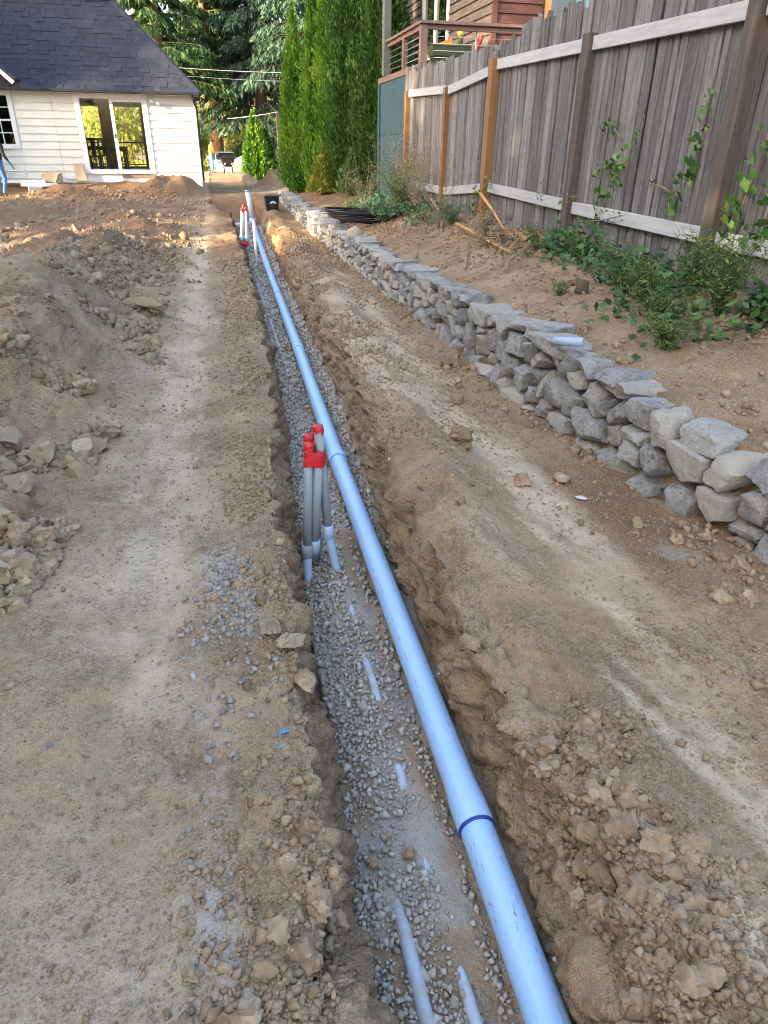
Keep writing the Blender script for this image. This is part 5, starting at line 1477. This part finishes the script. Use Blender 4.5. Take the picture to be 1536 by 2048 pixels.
decid(-6.2, 56, 6, 3.2, 7000, 3, 'yellow green bush seen low through the glass door')
decid(-14.5, 58, 9, 5, 8000, 4, 'sunlit yellow tree behind the left end of the white house')
decid(4.5, 80, 8, 4.5, 8000, 5, 'sunlit yellow tree behind the dark conifers')
decid(10, 84, 9, 5, 8000, 6, 'sunlit yellow tree behind the tall hedge')
decid(-1.4, 68, 5.0, 2.4, 7000, 7, 'bright yellow bush right of the white house corner')
decid(3.6, 66, 4.5, 2.6, 6000, 8, 'bright yellow bush behind the gravel heap')
decid(15, 46, 12, 5, 9000, 9, 'loose green tree behind the brown house')

# power lines
def wireobj(a, b, sag, label, r=.013):
    a = Vector(a); b = Vector(b)
    pts = [a.lerp(b, u) - Vector((0, 0, sag * 4 * u * (1 - u))) for u in np.linspace(0, 1, 20)]
    return tag(MB().tube(pts, r, 6).build('overhead_wire', M['wire']), label, 'wire')
wireobj((-1.9, 40, 4.75), (9, 41, 4.9), .12, 'upper pale overhead wire crossing in front of the conifers', .010)
wireobj((-1.9, 40, 4.45), (9, 41, 4.55), .15, 'thin lower twin of the upper overhead wire', .005)
wireobj((.9, 38, 2.6), (2.95, 33.9, 2.78), .03, 'low pale wire running to the far fence post', .009)
# far gate post and dark fence piece
gp = tag(empty('gate_post', (2.95, 34, 0)), 'weathered wooden gate post with boards beside the small arborvitae', 'post')
MB().box((-.09, -.09, 0), (.09, .09, 2.75)).build('post', M['postold'], gp, bevel=.01)
MB().box((.092, -.03, .2), (.30, .02, 2.6)).build('board', M['plank'], gp); MB().box((.305, -.03, .2), (.52, .02, 2.55)).build('board', M['plank'], gp)
for i in range(3): MB().box((.525 + .21 * i, -.03, .1), (.73 + .21 * i, .02, 2.0)).build('board', M['postold'], gp)

# ------------------------------------------------------------------ far driveway: gravel heap, barrow, car
v = []; nA_, nR_ = 40, 16
for i in range(nR_ + 1):
    q = i / nR_
    for j in range(nA_):
        a = 6.2832 * j / nA_
        rr3 = 2.35 * q * (1 + .10 * math.sin(3 * a + 1))
        v.append((rr3 * math.cos(a), .8 * rr3 * math.sin(a), 0.98 * (1 - q) ** 1.05 * (1 + .05 * math.sin(5 * a)) - .05 + random.uniform(-.02, .02)))
F = [(i * nA_ + j, i * nA_ + (j + 1) % nA_, (i + 1) * nA_ + (j + 1) % nA_, (i + 1) * nA_ + j) for i in range(nR_) for j in range(nA_)]
tag(MB().add(v, F, True).build('gravel_heap', M['gravelpile'], loc=(2.05, 50.0, gz(2.05, 50))), 'grey gravel heap on the drive behind the wheelbarrow', 'gravel heap')
wb = tag(empty('wheelbarrow', (.90, 46.9, gz(.9, 46.9)), .05), 'black wheelbarrow standing before the grey gravel heap', 'wheelbarrow')
o = MB().hexa([(-.22, -.35, .34), (.22, -.35, .34), (.22, .35, .34), (-.22, .35, .34), (-.42, -.55, .80), (.42, -.55, .80), (.42, .6, .80), (-.42, .6, .80)]).build('tray', M['blackplastic'], wb, bevel=.03)
MB().box((-.43, -.57, .801), (.43, .62, .83)).build('tray_rim', M['blackplastic'], wb)
for s_ in (-.24, .24):
    w_ = MB().tube([(s_ - .035, .0, .17), (s_ + .035, .0, .17)], .17, 18).build('wheel', M['rubber'], wb)
    MB().tube([(s_ - .04, .0, .17), (s_ + .04, .0, .17)], .08, 12).build('rim', M['whitepvc'], w_)
    MB().bar((s_ * .8, -.9, .55), (s_ * .8, .55, .30), .035, .035).build('handle', M['whitepvc'], wb)
    MB().bar((s_ * .7, -.5, 0), (s_ * .7, -.4, .33), .03, .03).build('leg', M['whitepvc'], wb)
MB().bar((-.2, -.42, .2), (.2, -.42, .2), .035, .06).build('brace', M['whitepvc'], wb)
# car, mostly behind the heap
car = tag(empty('parked_car', (.85, 55.5, gz(.85, 55.5) - .02), .15), 'pale blue car parked behind the gravel heap', 'car')
def loft(secs, mat, name, parent, bevel=None):
    mb = MB(); n = len(secs[0]); V = [p for s in secs for p in s]; F = []
    for i in range(len(secs) - 1):
        for j in range(n): F.append((i * n + j, i * n + (j + 1) % n, (i + 1) * n + (j + 1) % n, (i + 1) * n + j))
    F.append(tuple(range(n))[::-1]); F.append(tuple((len(secs) - 1) * n + j for j in range(n)))
    mb.add(V, F, False); return mb.build(name, mat, parent, bevel)
def sec(y, w, z0, z1): return [(-w * .94, y, z0), (w * .94, y, z0), (w, y, (z0 + z1) / 2), (w * .93, y, z1), (-w * .93, y, z1), (-w, y, (z0 + z1) / 2)]
body = loft([sec(-2.25, .80, .35, .72), sec(-2.1, .88, .28, .88), sec(-1.0, .90, .25, 1.0), sec(1.3, .90, .25, 1.02), sec(2.1, .86, .3, .98), sec(2.25, .78, .38, .8)], M['carpaint'], 'body', car)
loft([sec(-1.05, .80, .99, 1.03), sec(-.35, .68, 1.0, 1.50), sec(1.0, .68, 1.0, 1.52), sec(1.75, .76, 1.0, 1.06)], M['carpaint'], 'cabin', car)
MB().hexa([(-.72, -1.07, 1.045), (.72, -1.07, 1.045), (.60, -.43, 1.455), (-.60, -.43, 1.455), (-.72, -1.09, 1.055), (.72, -1.09, 1.055), (.60, -.45, 1.468), (-.60, -.45, 1.468)]).build('windshield', M['carglass'], car)
for s_ in (-1, 1):
    MB().hexa([(s_ * .785, -.95, 1.06), (s_ * .785, 1.45, 1.08), (s_ * .69, 1.0, 1.46), (s_ * .69, -.30, 1.45), (s_ * .80, -.95, 1.06), (s_ * .80, 1.45, 1.08), (s_ * .705, 1.0, 1.46), (s_ * .705, -.30, 1.45)]).build('side_window', M['carglass'], car)
    MB().box((s_ * .66 - .14, -2.27, .60), (s_ * .66 + .14, -2.2, .74)).build('headlight', M['trim'], car)
    for yy in (-1.4, 1.4):
        w_ = MB().tube([(s_ * .76, yy, .32), (s_ * .92, yy, .32)], .32, 20).build('wheel', M['rubber'], car)
        MB().tube([(s_ * .78, yy, .32), (s_ * .93, yy, .32)], .19, 14).build('rim', M['steel'], w_)
# lawn strip lit by the sun
n = 26000
lx = rng.uniform(-9, 7, n); lyy = rng.uniform(57, 90, n)
C = np.stack([lx, lyy, np.full(n, -.42) + .05], 1)
V, F = leaves(C, np.array([[0, 0, 1.0]]) + .5 * unit(n), unit(n), rng.uniform(.15, .4, n), rng.uniform(.05, .12, n))
tag(link('lawn', mesh_np('lawn', V, F, M['lawn'])), 'sunlit yellow grass beyond the drive', 'grass', None, 'stuff')

# ------------------------------------------------------------------ people
def person(name, loc, rz, J, cloth, label, hand_curl=.6):
    """one continuous skinned figure; J: joint -> (x, y, z, radius)"""
    me = bpy.data.meshes.new('body')
    names = list(J.keys()); ix = {k: i for i, k in enumerate(names)}
    par = {'chest': 'pelvis', 'upper_chest': 'chest', 'neck': 'upper_chest', 'head': 'neck', 'crown': 'head', 'nose': 'head'}
    E = [(ix[a], ix[b]) for a, b in par.items() if a in ix]
    for s in 'lr':
        ch = ['upper_chest', s + 'sh', s + 'el', s + 'wr', s + 'palm']
        E += [(ix[a], ix[b]) for a, b in zip(ch[:-1], ch[1:])]
        for f in range(5):
            a = s + 'palm' if f else s + 'wr'
            if s + 'f%da' % f in ix: E += [(ix[a], ix[s + 'f%da' % f]), (ix[s + 'f%da' % f], ix[s + 'f%db' % f])]
        ch = ['pelvis', s + 'hip', s + 'kn', s + 'an', s + 'toe']
        E += [(ix[a], ix[b]) for a, b in zip(ch[:-1], ch[1:])]
    me.from_pydata([J[k][:3] for k in names], E, [])
    o = bpy.data.objects.new('tmp', me); COL.objects.link(o)
    sk = o.modifiers.new('skin', 'SKIN'); sk.use_smooth_shade = True
    for i, k in enumerate(names):
        rad = J[k][3]; me.skin_vertices[0].data[i].radius = rad if isinstance(rad, tuple) else (rad, rad)
        me.skin_vertices[0].data[i].use_root = (k == 'pelvis')
    o.modifiers.new('sub', 'SUBSURF').levels = 2
    o.modifiers['sub'].render_levels = 2
    dg = bpy.context.evaluated_depsgraph_get()
    bmesh_ = bpy.data.meshes.new_from_object(o.evaluated_get(dg))
    bpy.data.objects.remove(o)
    mats = ['skin', 'shirt', 'trousers', 'shoe', 'glove']
    bmesh_.materials.clear()
    for k in mats: bmesh_.materials.append(M[cloth[k]])
    pts = {k: Vector(J[k][:3]) for k in names}
    def region_of(c):
        best = min(names, key=lambda k: (pts[k] - c).length / (1.0))
        if best[1:].startswith('f') or best[1:] == 'palm': return 4
        if best in ('head', 'crown', 'nose', 'neck'): return 0 if c.z > pts['neck'].z - .01 else 1
        if best[1:] in ('wr',): return 4 if cloth['glove'] != 'skin' else 0
        if best[1:] in ('toe', 'an'): return 3 if c.z < pts[best[0] + 'an'].z + .03 else 2
        if best[1:] in ('kn', 'hip'): return 2
        if best == 'pelvis': return 2 if c.z < pts['pelvis'].z + .02 else 1
        return 1
    for p in bmesh_.polygons: p.material_index = region_of(p.center); p.use_smooth = True
    bmesh_.name = 'body'
    t = tag(empty(name, loc, rz), label, 'person')
    link('body', bmesh_, t)
    return t, pts

def stand(arm_l, arm_r, leg_l, leg_r, lean=0.0, headtilt=0.0):
    J = {'pelvis': (0, 0, .97, (.165, .125)), 'chest': (0, lean * .3, 1.15, (.16, .12)), 'upper_chest': (0, lean * .7, 1.36, (.165, .115)),
         'neck': (0, lean + .01, 1.50, .058), 'head': (0, lean + .03 + headtilt, 1.60, (.080, .095)), 'crown': (0, lean + .02 + headtilt, 1.70, (.07, .085)), 'nose': (0, lean + .135 + headtilt, 1.585, .014)}
    for s, sg, arm, leg in (('l', -1, arm_l, leg_l), ('r', 1, arm_r, leg_r)):
        J[s + 'sh'] = (sg * .19, lean * .7, 1.43, .072)
        el, wr = arm
        J[s + 'el'] = (*el, .050); J[s + 'wr'] = (*wr, .034)
        d = (Vector(wr) - Vector(el)).normalized(); pm = Vector(wr) + d * .055
        J[s + 'palm'] = (*pm, (.036, .020))
        sd_ = d.cross(Vector((1, 0, 0))); sd_ = sd_.normalized() if sd_.length > 1e-3 else Vector((0, 1, 0))
        inn = d.cross(sd_)
        for f in range(5):
            off = (f - 2.5) * .019
            L_ = (.03, .04, .045, .042, .034)[f]
            if f == 0: a = Vector(wr) + d * .035 + sd_ * -.045; b = a + d * .035 + sd_ * -.012 + inn * .012
            else: a = pm + d * (.035 + L_ * .5) + sd_ * off; b = a + d * L_ * .8 + inn * .018
            J[s + 'f%da' % f] = (*a, .0095); J[s + 'f%db' % f] = (*b, .0085)
        kn, an, toe = leg
        J[s + 'hip'] = (sg * .095, 0, .90, .100); J[s + 'kn'] = (*kn, .066); J[s + 'an'] = (*an, .050); J[s + 'toe'] = (*toe, .042)
    return J
J = stand(((-.25, .05, 1.17), (-.17, .26, 1.06)), ((.25, .06, 1.17), (.18, .27, 1.05)),
          ((-.10, .03, .50), (-.11, -.02, .07), (-.12, .15, .045)), ((.10, .02, .50), (.11, .0, .07), (.13, .17, .045)), lean=.05, headtilt=.04)
pm_, pts = person('person', (-.02, 46.6, gz(-.02, 46.6) - .0), math.radians(-70), J, {'skin': 'skin', 'shirt': 'orangecloth', 'trousers': 'jeans', 'shoe': 'shoe', 'glove': 'skin'}, 'person in orange shirt, blue jeans and dark cap standing by the wheelbarrow')
cp_ = MB(); hv_ = pts['crown']
cp_.tube([(hv_.x, hv_.y, hv_.z - .045), (hv_.x, hv_.y, hv_.z + .03), (hv_.x, hv_.y - .01, hv_.z + .075), (hv_.x, hv_.y - .01, hv_.z + .09)], [.108, .105, .075, .02], 16)
cp_.hexa([(hv_.x - .08, hv_.y + .08, hv_.z - .04), (hv_.x + .08, hv_.y + .08, hv_.z - .04), (hv_.x + .06, hv_.y + .20, hv_.z - .06), (hv_.x - .06, hv_.y + .20, hv_.z - .06), (hv_.x - .08, hv_.y + .08, hv_.z - .02), (hv_.x + .08, hv_.y + .08, hv_.z - .02), (hv_.x + .06, hv_.y + .20, hv_.z - .045), (hv_.x - .06, hv_.y + .20, hv_.z - .045)])
cp_.build('cap', M['blackcloth'], pm_)
J = stand(((-.28, -.10, 1.15), (-.30, .02, .92)), ((.30, -.06, 1.16), (.42, .02, .92)),
          ((-.10, .12, .52), (-.12, .0, .09), (-.13, .17, .05)), ((.11, .10, .52), (.13, -.18, .16), (.14, -.06, .05)), lean=.08)
p2_, pts2_ = person('person', (-6.46, 25.55, gz(-6.46, 25.55)), math.radians(-12), J, {'skin': 'skin', 'shirt': 'blackcloth', 'trousers': 'jeans', 'shoe': 'shoe', 'glove': 'blueglove'}, 'person in black top, jeans and teal gloves walking at the left edge')
hr = MB(); hv_ = pts2_['crown']
hr.tube([(hv_.x, hv_.y - .02, hv_.z - .06), (hv_.x, hv_.y - .01, hv_.z + .04), (hv_.x, hv_.y - .01, hv_.z + .09)], [.103, .10, .03], 14)
hr.build('hair', M['blackcloth'], p2_)
MB().box((-.20, -.10, .84), (-.13, .08, .98)).build('tool_pouch', M['redpaint'], p2_)

# ------------------------------------------------------------------ ivy, weeds and litter on the bank
def ivy_leaf(seed):
    r = random.Random(seed); V = [(0, 0, 0)]; n = 11
    rad = [.30, .62, .95, .60, .78, .58, 1.15, .58, .78, .60, .95]
    for i in range(n):
        a = -math.pi / 2 + 2 * math.pi * (i + .5) / n
        rr4 = rad[i] if i != 0 else .35
        V.append((rr4 * math.cos(a) * .5, rr4 * math.sin(a) * .5 + .15, -.10 * abs(math.cos(a)) * rr4 + r.uniform(-.03, .03)))
    F = [(0, i + 1, (i + 1) % n + 1) for i in range(n)]
    me = bpy.data.meshes.new('leaf'); me.from_pydata(V, [], F); me.materials.append(M['ivy'])
    me.polygons.foreach_set('use_smooth', np.ones(len(F), dtype=bool)); return me
ivl = [ivy_leaf(i) for i in range(5)]
def vine(pts, nl, size_, label, spread=.06, x=FX - .03):
    base = Vector(pts[0]); t = tag(empty('ivy_vine', base), label, 'vine', 'ivy vines on the fence')
    P_ = [Vector(p) - base for p in pts]
    mb = MB(); mb.tube(P_, [.006] * (len(P_) - 1) + [.002], 6); mb.build('stem', M['twig'], t)
    seg = [(P_[i], P_[i + 1]) for i in range(len(P_) - 1)]
    for k in range(int(nl * 1.9)):
        u = random.uniform(.0, 1) * len(seg); a, b = seg[min(int(u), len(seg) - 1)]; c = a.lerp(b, u - int(u))
        tipf = u / len(seg)
        s_ = size_ * random.uniform(.40, .95) * (1 - .5 * tipf)
        c = c + Vector((-random.uniform(.01, .07), random.gauss(0, spread * (1 - .5 * tipf)), random.gauss(0, spread * (1 - .5 * tipf))))
        # leaf faces outward from the boards (-x), tip hanging down
        rot = (math.radians(random.gauss(60, 22)), random.gauss(0, .35), math.radians(-90) + random.gauss(0, .5))
        o = link('leaf', random.choice(ivl), t, loc=c, rot=(math.radians(90) + random.gauss(-.45, .35), math.pi + random.gauss(0, .5), math.radians(-90) + random.gauss(0, .45)), scale=(s_, s_, s_))
VX = FX - .02
vine([(VX, 6.0, 1.0), (VX, 5.9, 1.3), (VX, 5.72, 1.48), (VX, 5.55, 1.75)], 34, 0.128, 'ivy spray climbing left of centre between the two right posts', .10)
vine([(VX, 5.75, 1.45), (VX, 6.0, 1.42), (VX, 6.25, 1.40)], 16, .10, 'ivy side shoot trailing left toward the gray post', .05)
vine([(VX, 5.85, 1.62), (VX, 6.05, 1.72), (VX, 6.25, 1.70)], 12, .10, 'small ivy shoot high between the two right posts', .05)
vine([(VX, 4.95, 1.15), (VX, 4.88, 1.35), (VX, 4.78, 1.60), (VX, 4.70, 1.95)], 30, 0.128, 'long ivy stem rising just left of the nearest post', .07)
vine([(VX, 4.95, 1.25), (VX, 5.15, 1.30), (VX, 5.3, 1.32)], 9, .06, 'thin ivy runner pointing left low on the boards', .03)
vine([(VX, 4.24, .95), (VX, 4.22, 1.2), (VX, 4.16, 1.5), (VX, 4.12, 1.75)], 26, 0.15, 'ivy growing close along the right side of the nearest post', .07)
vine([(VX, 3.98, 1.0), (VX, 3.95, 1.4), (VX, 3.94, 1.9)], 16, 0.135, 'ivy at the right picture edge on the last boards', .06)
vine([(VX - .02, 6.75, 1.05), (VX - .03, 6.6, 1.15), (VX - .03, 6.4, 1.16)], 14, .06, 'small ivy sprig at the lower rail by the gray post', .03)
vine([(VX, 7.3, 1.0), (VX, 7.25, 1.2), (VX, 7.2, 1.32)], 12, .06, 'small pale ivy cluster left of the gray post', .05)
vine([(VX - .1, 9.0, .8), (VX - .1, 8.9, 1.05), (VX - .05, 8.75, 1.2), (VX, 8.6, 1.05)], 40, .07, 'thick ivy clump hanging round the brown post foot', .13)
vine([(VX - .05, 6.3, .95), (VX - .05, 5.9, 1.0), (VX - .05, 5.5, 1.08)], 20, .07, 'ivy runner along the lower rail right of the gray post', .04)
# ground ivy and weeds as a mass along the fence foot
n = 6500
yy = np.concatenate([rng.uniform(3.4, 6.9, 4600), rng.uniform(10.0, 15.5, 1900)])
xx = FX - .05 - np.abs(rng.normal(0, .16, n)) * np.where(yy < 4.9, 1.9, np.where(yy > 10, 2.2, 1.0))
zz = np.array([gz(a, b) for a, b in zip(xx, yy)]) + np.abs(rng.normal(0, .085, n)) * np.where(yy > 10, 1.2, 1.0)
kk = fbm(xx * 4, yy * 2.2, oct=3, s=7) > rng.uniform(-.45, .6, n)
C = np.stack([xx, yy, zz], 1)[kk]; n = len(C)
V, F = leaves(C, unit(n) * np.array([1, 1, .6]), np.array([[-.4, -.3, 1.0]]) + .8 * unit(n), rng.uniform(.035, .085, n), rng.uniform(.03, .07, n))
tag(link('ground_ivy', mesh_np('ground_ivy', V, F, M['ivydark'])), 'low ivy and leaves covering the foot of the fence', 'ground cover', None, 'stuff')

n = 1500
yy = rng.uniform(3.3, 14, n); xx = FX - .1 - np.abs(rng.normal(0, .35, n))
zz = np.array([gz(a, b) for a, b in zip(xx, yy)]) + rng.uniform(.004, .03, n)
V, F = leaves(np.stack([xx, yy, zz], 1), unit(n) * np.array([1, 1, .25]), np.array([[0, 0, 1.0]]) + .5 * unit(n), rng.uniform(.02, .06, n), rng.uniform(.012, .035, n))
tag(link('leaf_litter', mesh_np('leaf_litter', V, F, M['deadleaf'])), 'brown dead leaves scattered on the bank under the fence', 'leaf litter', None, 'stuff')
def weed(x, y, h, spread, nst, leafy, mat, label, lw=.012, ll=.05, group=None, droop=.3, name='weed'):
    t = tag(empty(name, (x, y, gz(x, y))), label, 'weed', group)
    st = MB(); Cs = []; Ds = []
    for k in range(nst):
        a = random.uniform(0, 6.283); l = h * random.uniform(.5, 1.0); sp_ = spread * random.uniform(.3, 1)
        P_ = [Vector((sp_ * u ** 1.4 * math.cos(a) + .02 * math.sin(7 * u + k), sp_ * u ** 1.4 * math.sin(a), l * (u - droop * u * u * .5))) for u in np.linspace(0, 1, 6)]
        st.tube(P_, [.0035, .003, .0028, .0022, .0018, .0012], 4, cap=False)
        for q in range(leafy):
            u = random.uniform(.12, 1) * 5; i = min(int(u), 4); c = P_[i].lerp(P_[i + 1], u - i)
            off = Vector((random.gauss(0, .02), random.gauss(0, .02), random.gauss(0, .015)))
            Cs.append(c + off * (1 + h)); Ds.append((random.gauss(0, 1), random.gauss(0, 1), random.uniform(-.2, 1.2)))
    st.build('stems', M['twig'] if mat != 'weed' else M['ivydark'], t)
    n = len(Cs)
    V, F = leaves(np.array([tuple(c) for c in Cs]), np.array(Ds), unit(n), np.random.uniform(.5, 1.2, n) * ll, np.random.uniform(.6, 1.2, n) * lw)
    link('leaves', mesh_np('leaves', V, F, M[mat]), t)
np.random.seed(4)
wl_ = [(3.14, 4.28, .55, .24, 44, 20, 'weed', 'grassy green weed clump around the foot of the nearest post'),
       (3.05, 3.85, .60, .28, 44, 20, 'weed', 'tall grassy weed at the right edge under the last boards'),
       (2.88, 4.45, .38, .26, 40, 20, 'weed', 'low weed spilling onto the bank before the nearest post'),
       (2.75, 3.95, .34, .26, 40, 18, 'weed', 'low leafy weed at the right picture edge on the bank'),
       (2.95, 4.85, .36, .24, 36, 18, 'weed', 'weed tuft left of the nearest post foot'),
       (3.12, 5.35, .34, .22, 30, 18, 'weedblue', 'blue green weed under the lower rail, mid way between posts'),
       (3.15, 5.95, .28, .20, 26, 16, 'weed', 'pale weed tuft right of the gray post foot'),
       (2.62, 5.2, .16, .08, 12, 12, 'weed', 'tiny pale seedling on the bare bank'),
       (2.55, 3.6, .26, .20, 36, 16, 'weed', 'weed tuft low on the bank at the right edge'),
       (3.18, 7.0, .30, .18, 24, 16, 'weed', 'weed tuft just left of the gray post foot'),
       (3.12, 8.3, .34, .22, 30, 20, 'dryweed', 'dry brush clump right of the third brown post'),
       (2.95, 7.75, .24, .22, 34, 16, 'dryweed', 'low heap of dry brush on the bank'),
       (3.1, 9.6, .40, .26, 36, 24, 'weedblue', 'grey green weed between the two brown posts')]
for a in wl_: weed(a[0], a[1], a[2], a[3], a[4], a[5], a[6], a[7])
weed(3.05, 11.3, 1.30, .60, 36, 40, 'dryweed', 'tall dry seedy weed before the second brown post', .014, .03)
weed(3.05, 12.4, 1.55, .65, 44, 44, 'dryweed', 'tallest dry weed with pale seed heads by the green panel', .014, .03)
weed(2.95, 9.7, 1.25, .75, 16, 34, 'dryweed', 'arching dry weed stems leaning toward the third brown post', .014, .03)
weed(2.7, 13.6, 1.2, .6, 36, 36, 'dryweed', 'dry weed leaning left in front of the hedge', .014, .03)
weed(2.95, 11.9, .95, .45, 56, 30, 'weed', 'bushy green weed under the tall dry stems', .02, .05)
weed(2.6, 11.6, .40, .38, 36, 18, 'weedblue', 'broad leaved blue green weed beside the hose coil', .055, .075)
weed(2.75, 12.8, .45, .38, 36, 18, 'weedblue', 'broad leaved weed clump before the green panel', .055, .075)
weed(2.35, 13.2, .40, .18, 26, 16, 'weed', 'small bright green seedling shrub left of the hose coil', .03, .05)
weed(1.95, 5.0 + .0, .0 + .10, .06, 8, 8, 'weed', 'tiny green sprig behind the wall cap stones')
# cut branches, roots and stumps
def stick(pts, r, label, mat='twig', name='cut_branch'):
    rs_ = [r * (1 - .5 * i / max(len(pts) - 1, 1)) for i in range(len(pts))]
    return tag(MB().tube(pts, rs_, 8).build(name, M[mat]), label, 'branch')
def gp_(x, y, dz): return (x, y, gz(x, y) + dz)
stick([gp_(3.18, 8.75, .42), gp_(3.16, 8.2, .24), gp_(3.12, 7.6, .06)], .020, 'orange cut branch slanting down beside the third brown post', 'freshwood')
stick([gp_(2.98, 9.0, .13), gp_(2.95, 8.2, .09), gp_(2.88, 6.9, .03)], .022, 'long fresh orange branch lying along the bank', 'freshwood')
stick([gp_(3.05, 8.3, .05), gp_(3.1, 7.7, .08), gp_(3.2, 7.0, .14)], .015, 'thin orange branch nearest the boards beside the longer fresh one', 'freshwood')
stick([gp_(2.4, 6.9, .03), gp_(2.62, 7.5, .05), gp_(2.8, 8.0, .07)], .012, 'grey dead branch lying on the bank toward the wall')
stick([gp_(2.55, 6.2, .04), gp_(2.7, 6.5, .05), gp_(3.0, 6.7, .10)], .014, 'forked grey root lying left of the gray post')
stick([gp_(3.0, 10.3, .30), gp_(3.05, 9.9, .12), gp_(2.9, 9.4, .05)], .018, 'dark crooked branch leaning beside the second brown post')
for i in range(46):
    x = random.gauss(3.02, .14); y = random.gauss(7.7, .5); a = random.gauss(4.7, .8); l = random.uniform(.12, .5)
    stick([gp_(x, y, .04 + random.random() * .1), gp_(x + l * .5 * math.cos(a), y + l * .5 * math.sin(a), .08 + random.random() * .12), gp_(x + l * math.cos(a), y + l * math.sin(a), .03 + random.random() * .1)], random.uniform(.004, .009), 'thin cut twig in the brush pile against the fence', random.choice(['freshwood', 'twig', 'twig', 'bark', 'twig']), 'twig')['group'] = 'twigs in the brush pile'
for (x, y, r, h, lab) in [(2.72, 5.05, .05, .09, 'small cut stump sticking out of the bank'), (2.28, 8.4, .028, .10, 'thin broken stump on the bank above the wall'), (2.2, 3.75, .022, .05, 'short wooden stub on the bank near the pipe end')]:
    tag(MB().tube([gp_(x, y, -.03), gp_(x + .01, y - .01, h)], [r * 1.1, r * .9], 10).build('stump', M['twig' if r < .03 else 'bark']), lab, 'stump')
# litter and roots on the ground
def scrap(x, y, s_, mat, label, cat, name):
    V = [(random.uniform(-1, 1) * s_, random.uniform(-1, 1) * s_, random.uniform(.1, .5) * s_) for _ in range(7)]
    bm = bmesh.new()
    for v_ in V: bm.verts.new(v_)
    bmesh.ops.convex_hull(bm, input=bm.verts); me = bpy.data.meshes.new(name); bm.to_mesh(me); bm.free(); me.materials.append(M[mat])
    return tag(link(name, me, loc=(x, y, gz(x, y))), label, cat)
scrap(.055, 1.52, .020, 'bluespray', 'blue painted clod on the left lip of the trench', 'painted clod', 'painted_clod')
scrap(.01, 1.09, .016, 'bluespray', 'bright blue painted clod low on the left bank', 'painted clod', 'painted_clod')
scrap(.035, 1.46, .009, 'bluespray', 'small blue paint fleck below the blue painted clod', 'painted clod', 'painted_clod')
scrap(.98, 1.38, .007, 'bluespray', 'tiny blue plastic chip on the right strip', 'chip', 'plastic_chip')
scrap(1.63, 2.73, .03, 'debris', 'flat pale stone chip below the stone wall', 'chip', 'stone_chip')
scrap(-.62, 1.60, .016, 'gravelpile', 'crumpled grey scrap at the left edge of the track', 'scrap', 'paper_scrap')
scrap(1.48, 2.68, .02, 'debris', 'small pale chip on the strip below the wall', 'chip', 'stone_chip')
for (pts_, lab) in [([(.22, 1.22), (.245, 1.25), (.26, 1.27)], 'pale root end hanging over the left lip'), ([(-.12, 1.40), (-.08, 1.36), (-.055, 1.31)], 'curved pale straw on the left track'), ([(-.38, .78), (-.33, .83), (-.30, .86)], 'dark straight twig low on the left track'),
                    ([(1.35, 1.75), (1.5, 1.6), (1.62, 1.42)], 'long curved root on the right strip'), ([(.80, 1.55), (.775, 1.66), (.765, 1.72)], 'thin root poking from the right trench wall')]:
    tag(MB().tube([gp_(a, b, .006) for a, b in pts_], .0018, 5).build('root', M['dryweed']), lab, 'root')
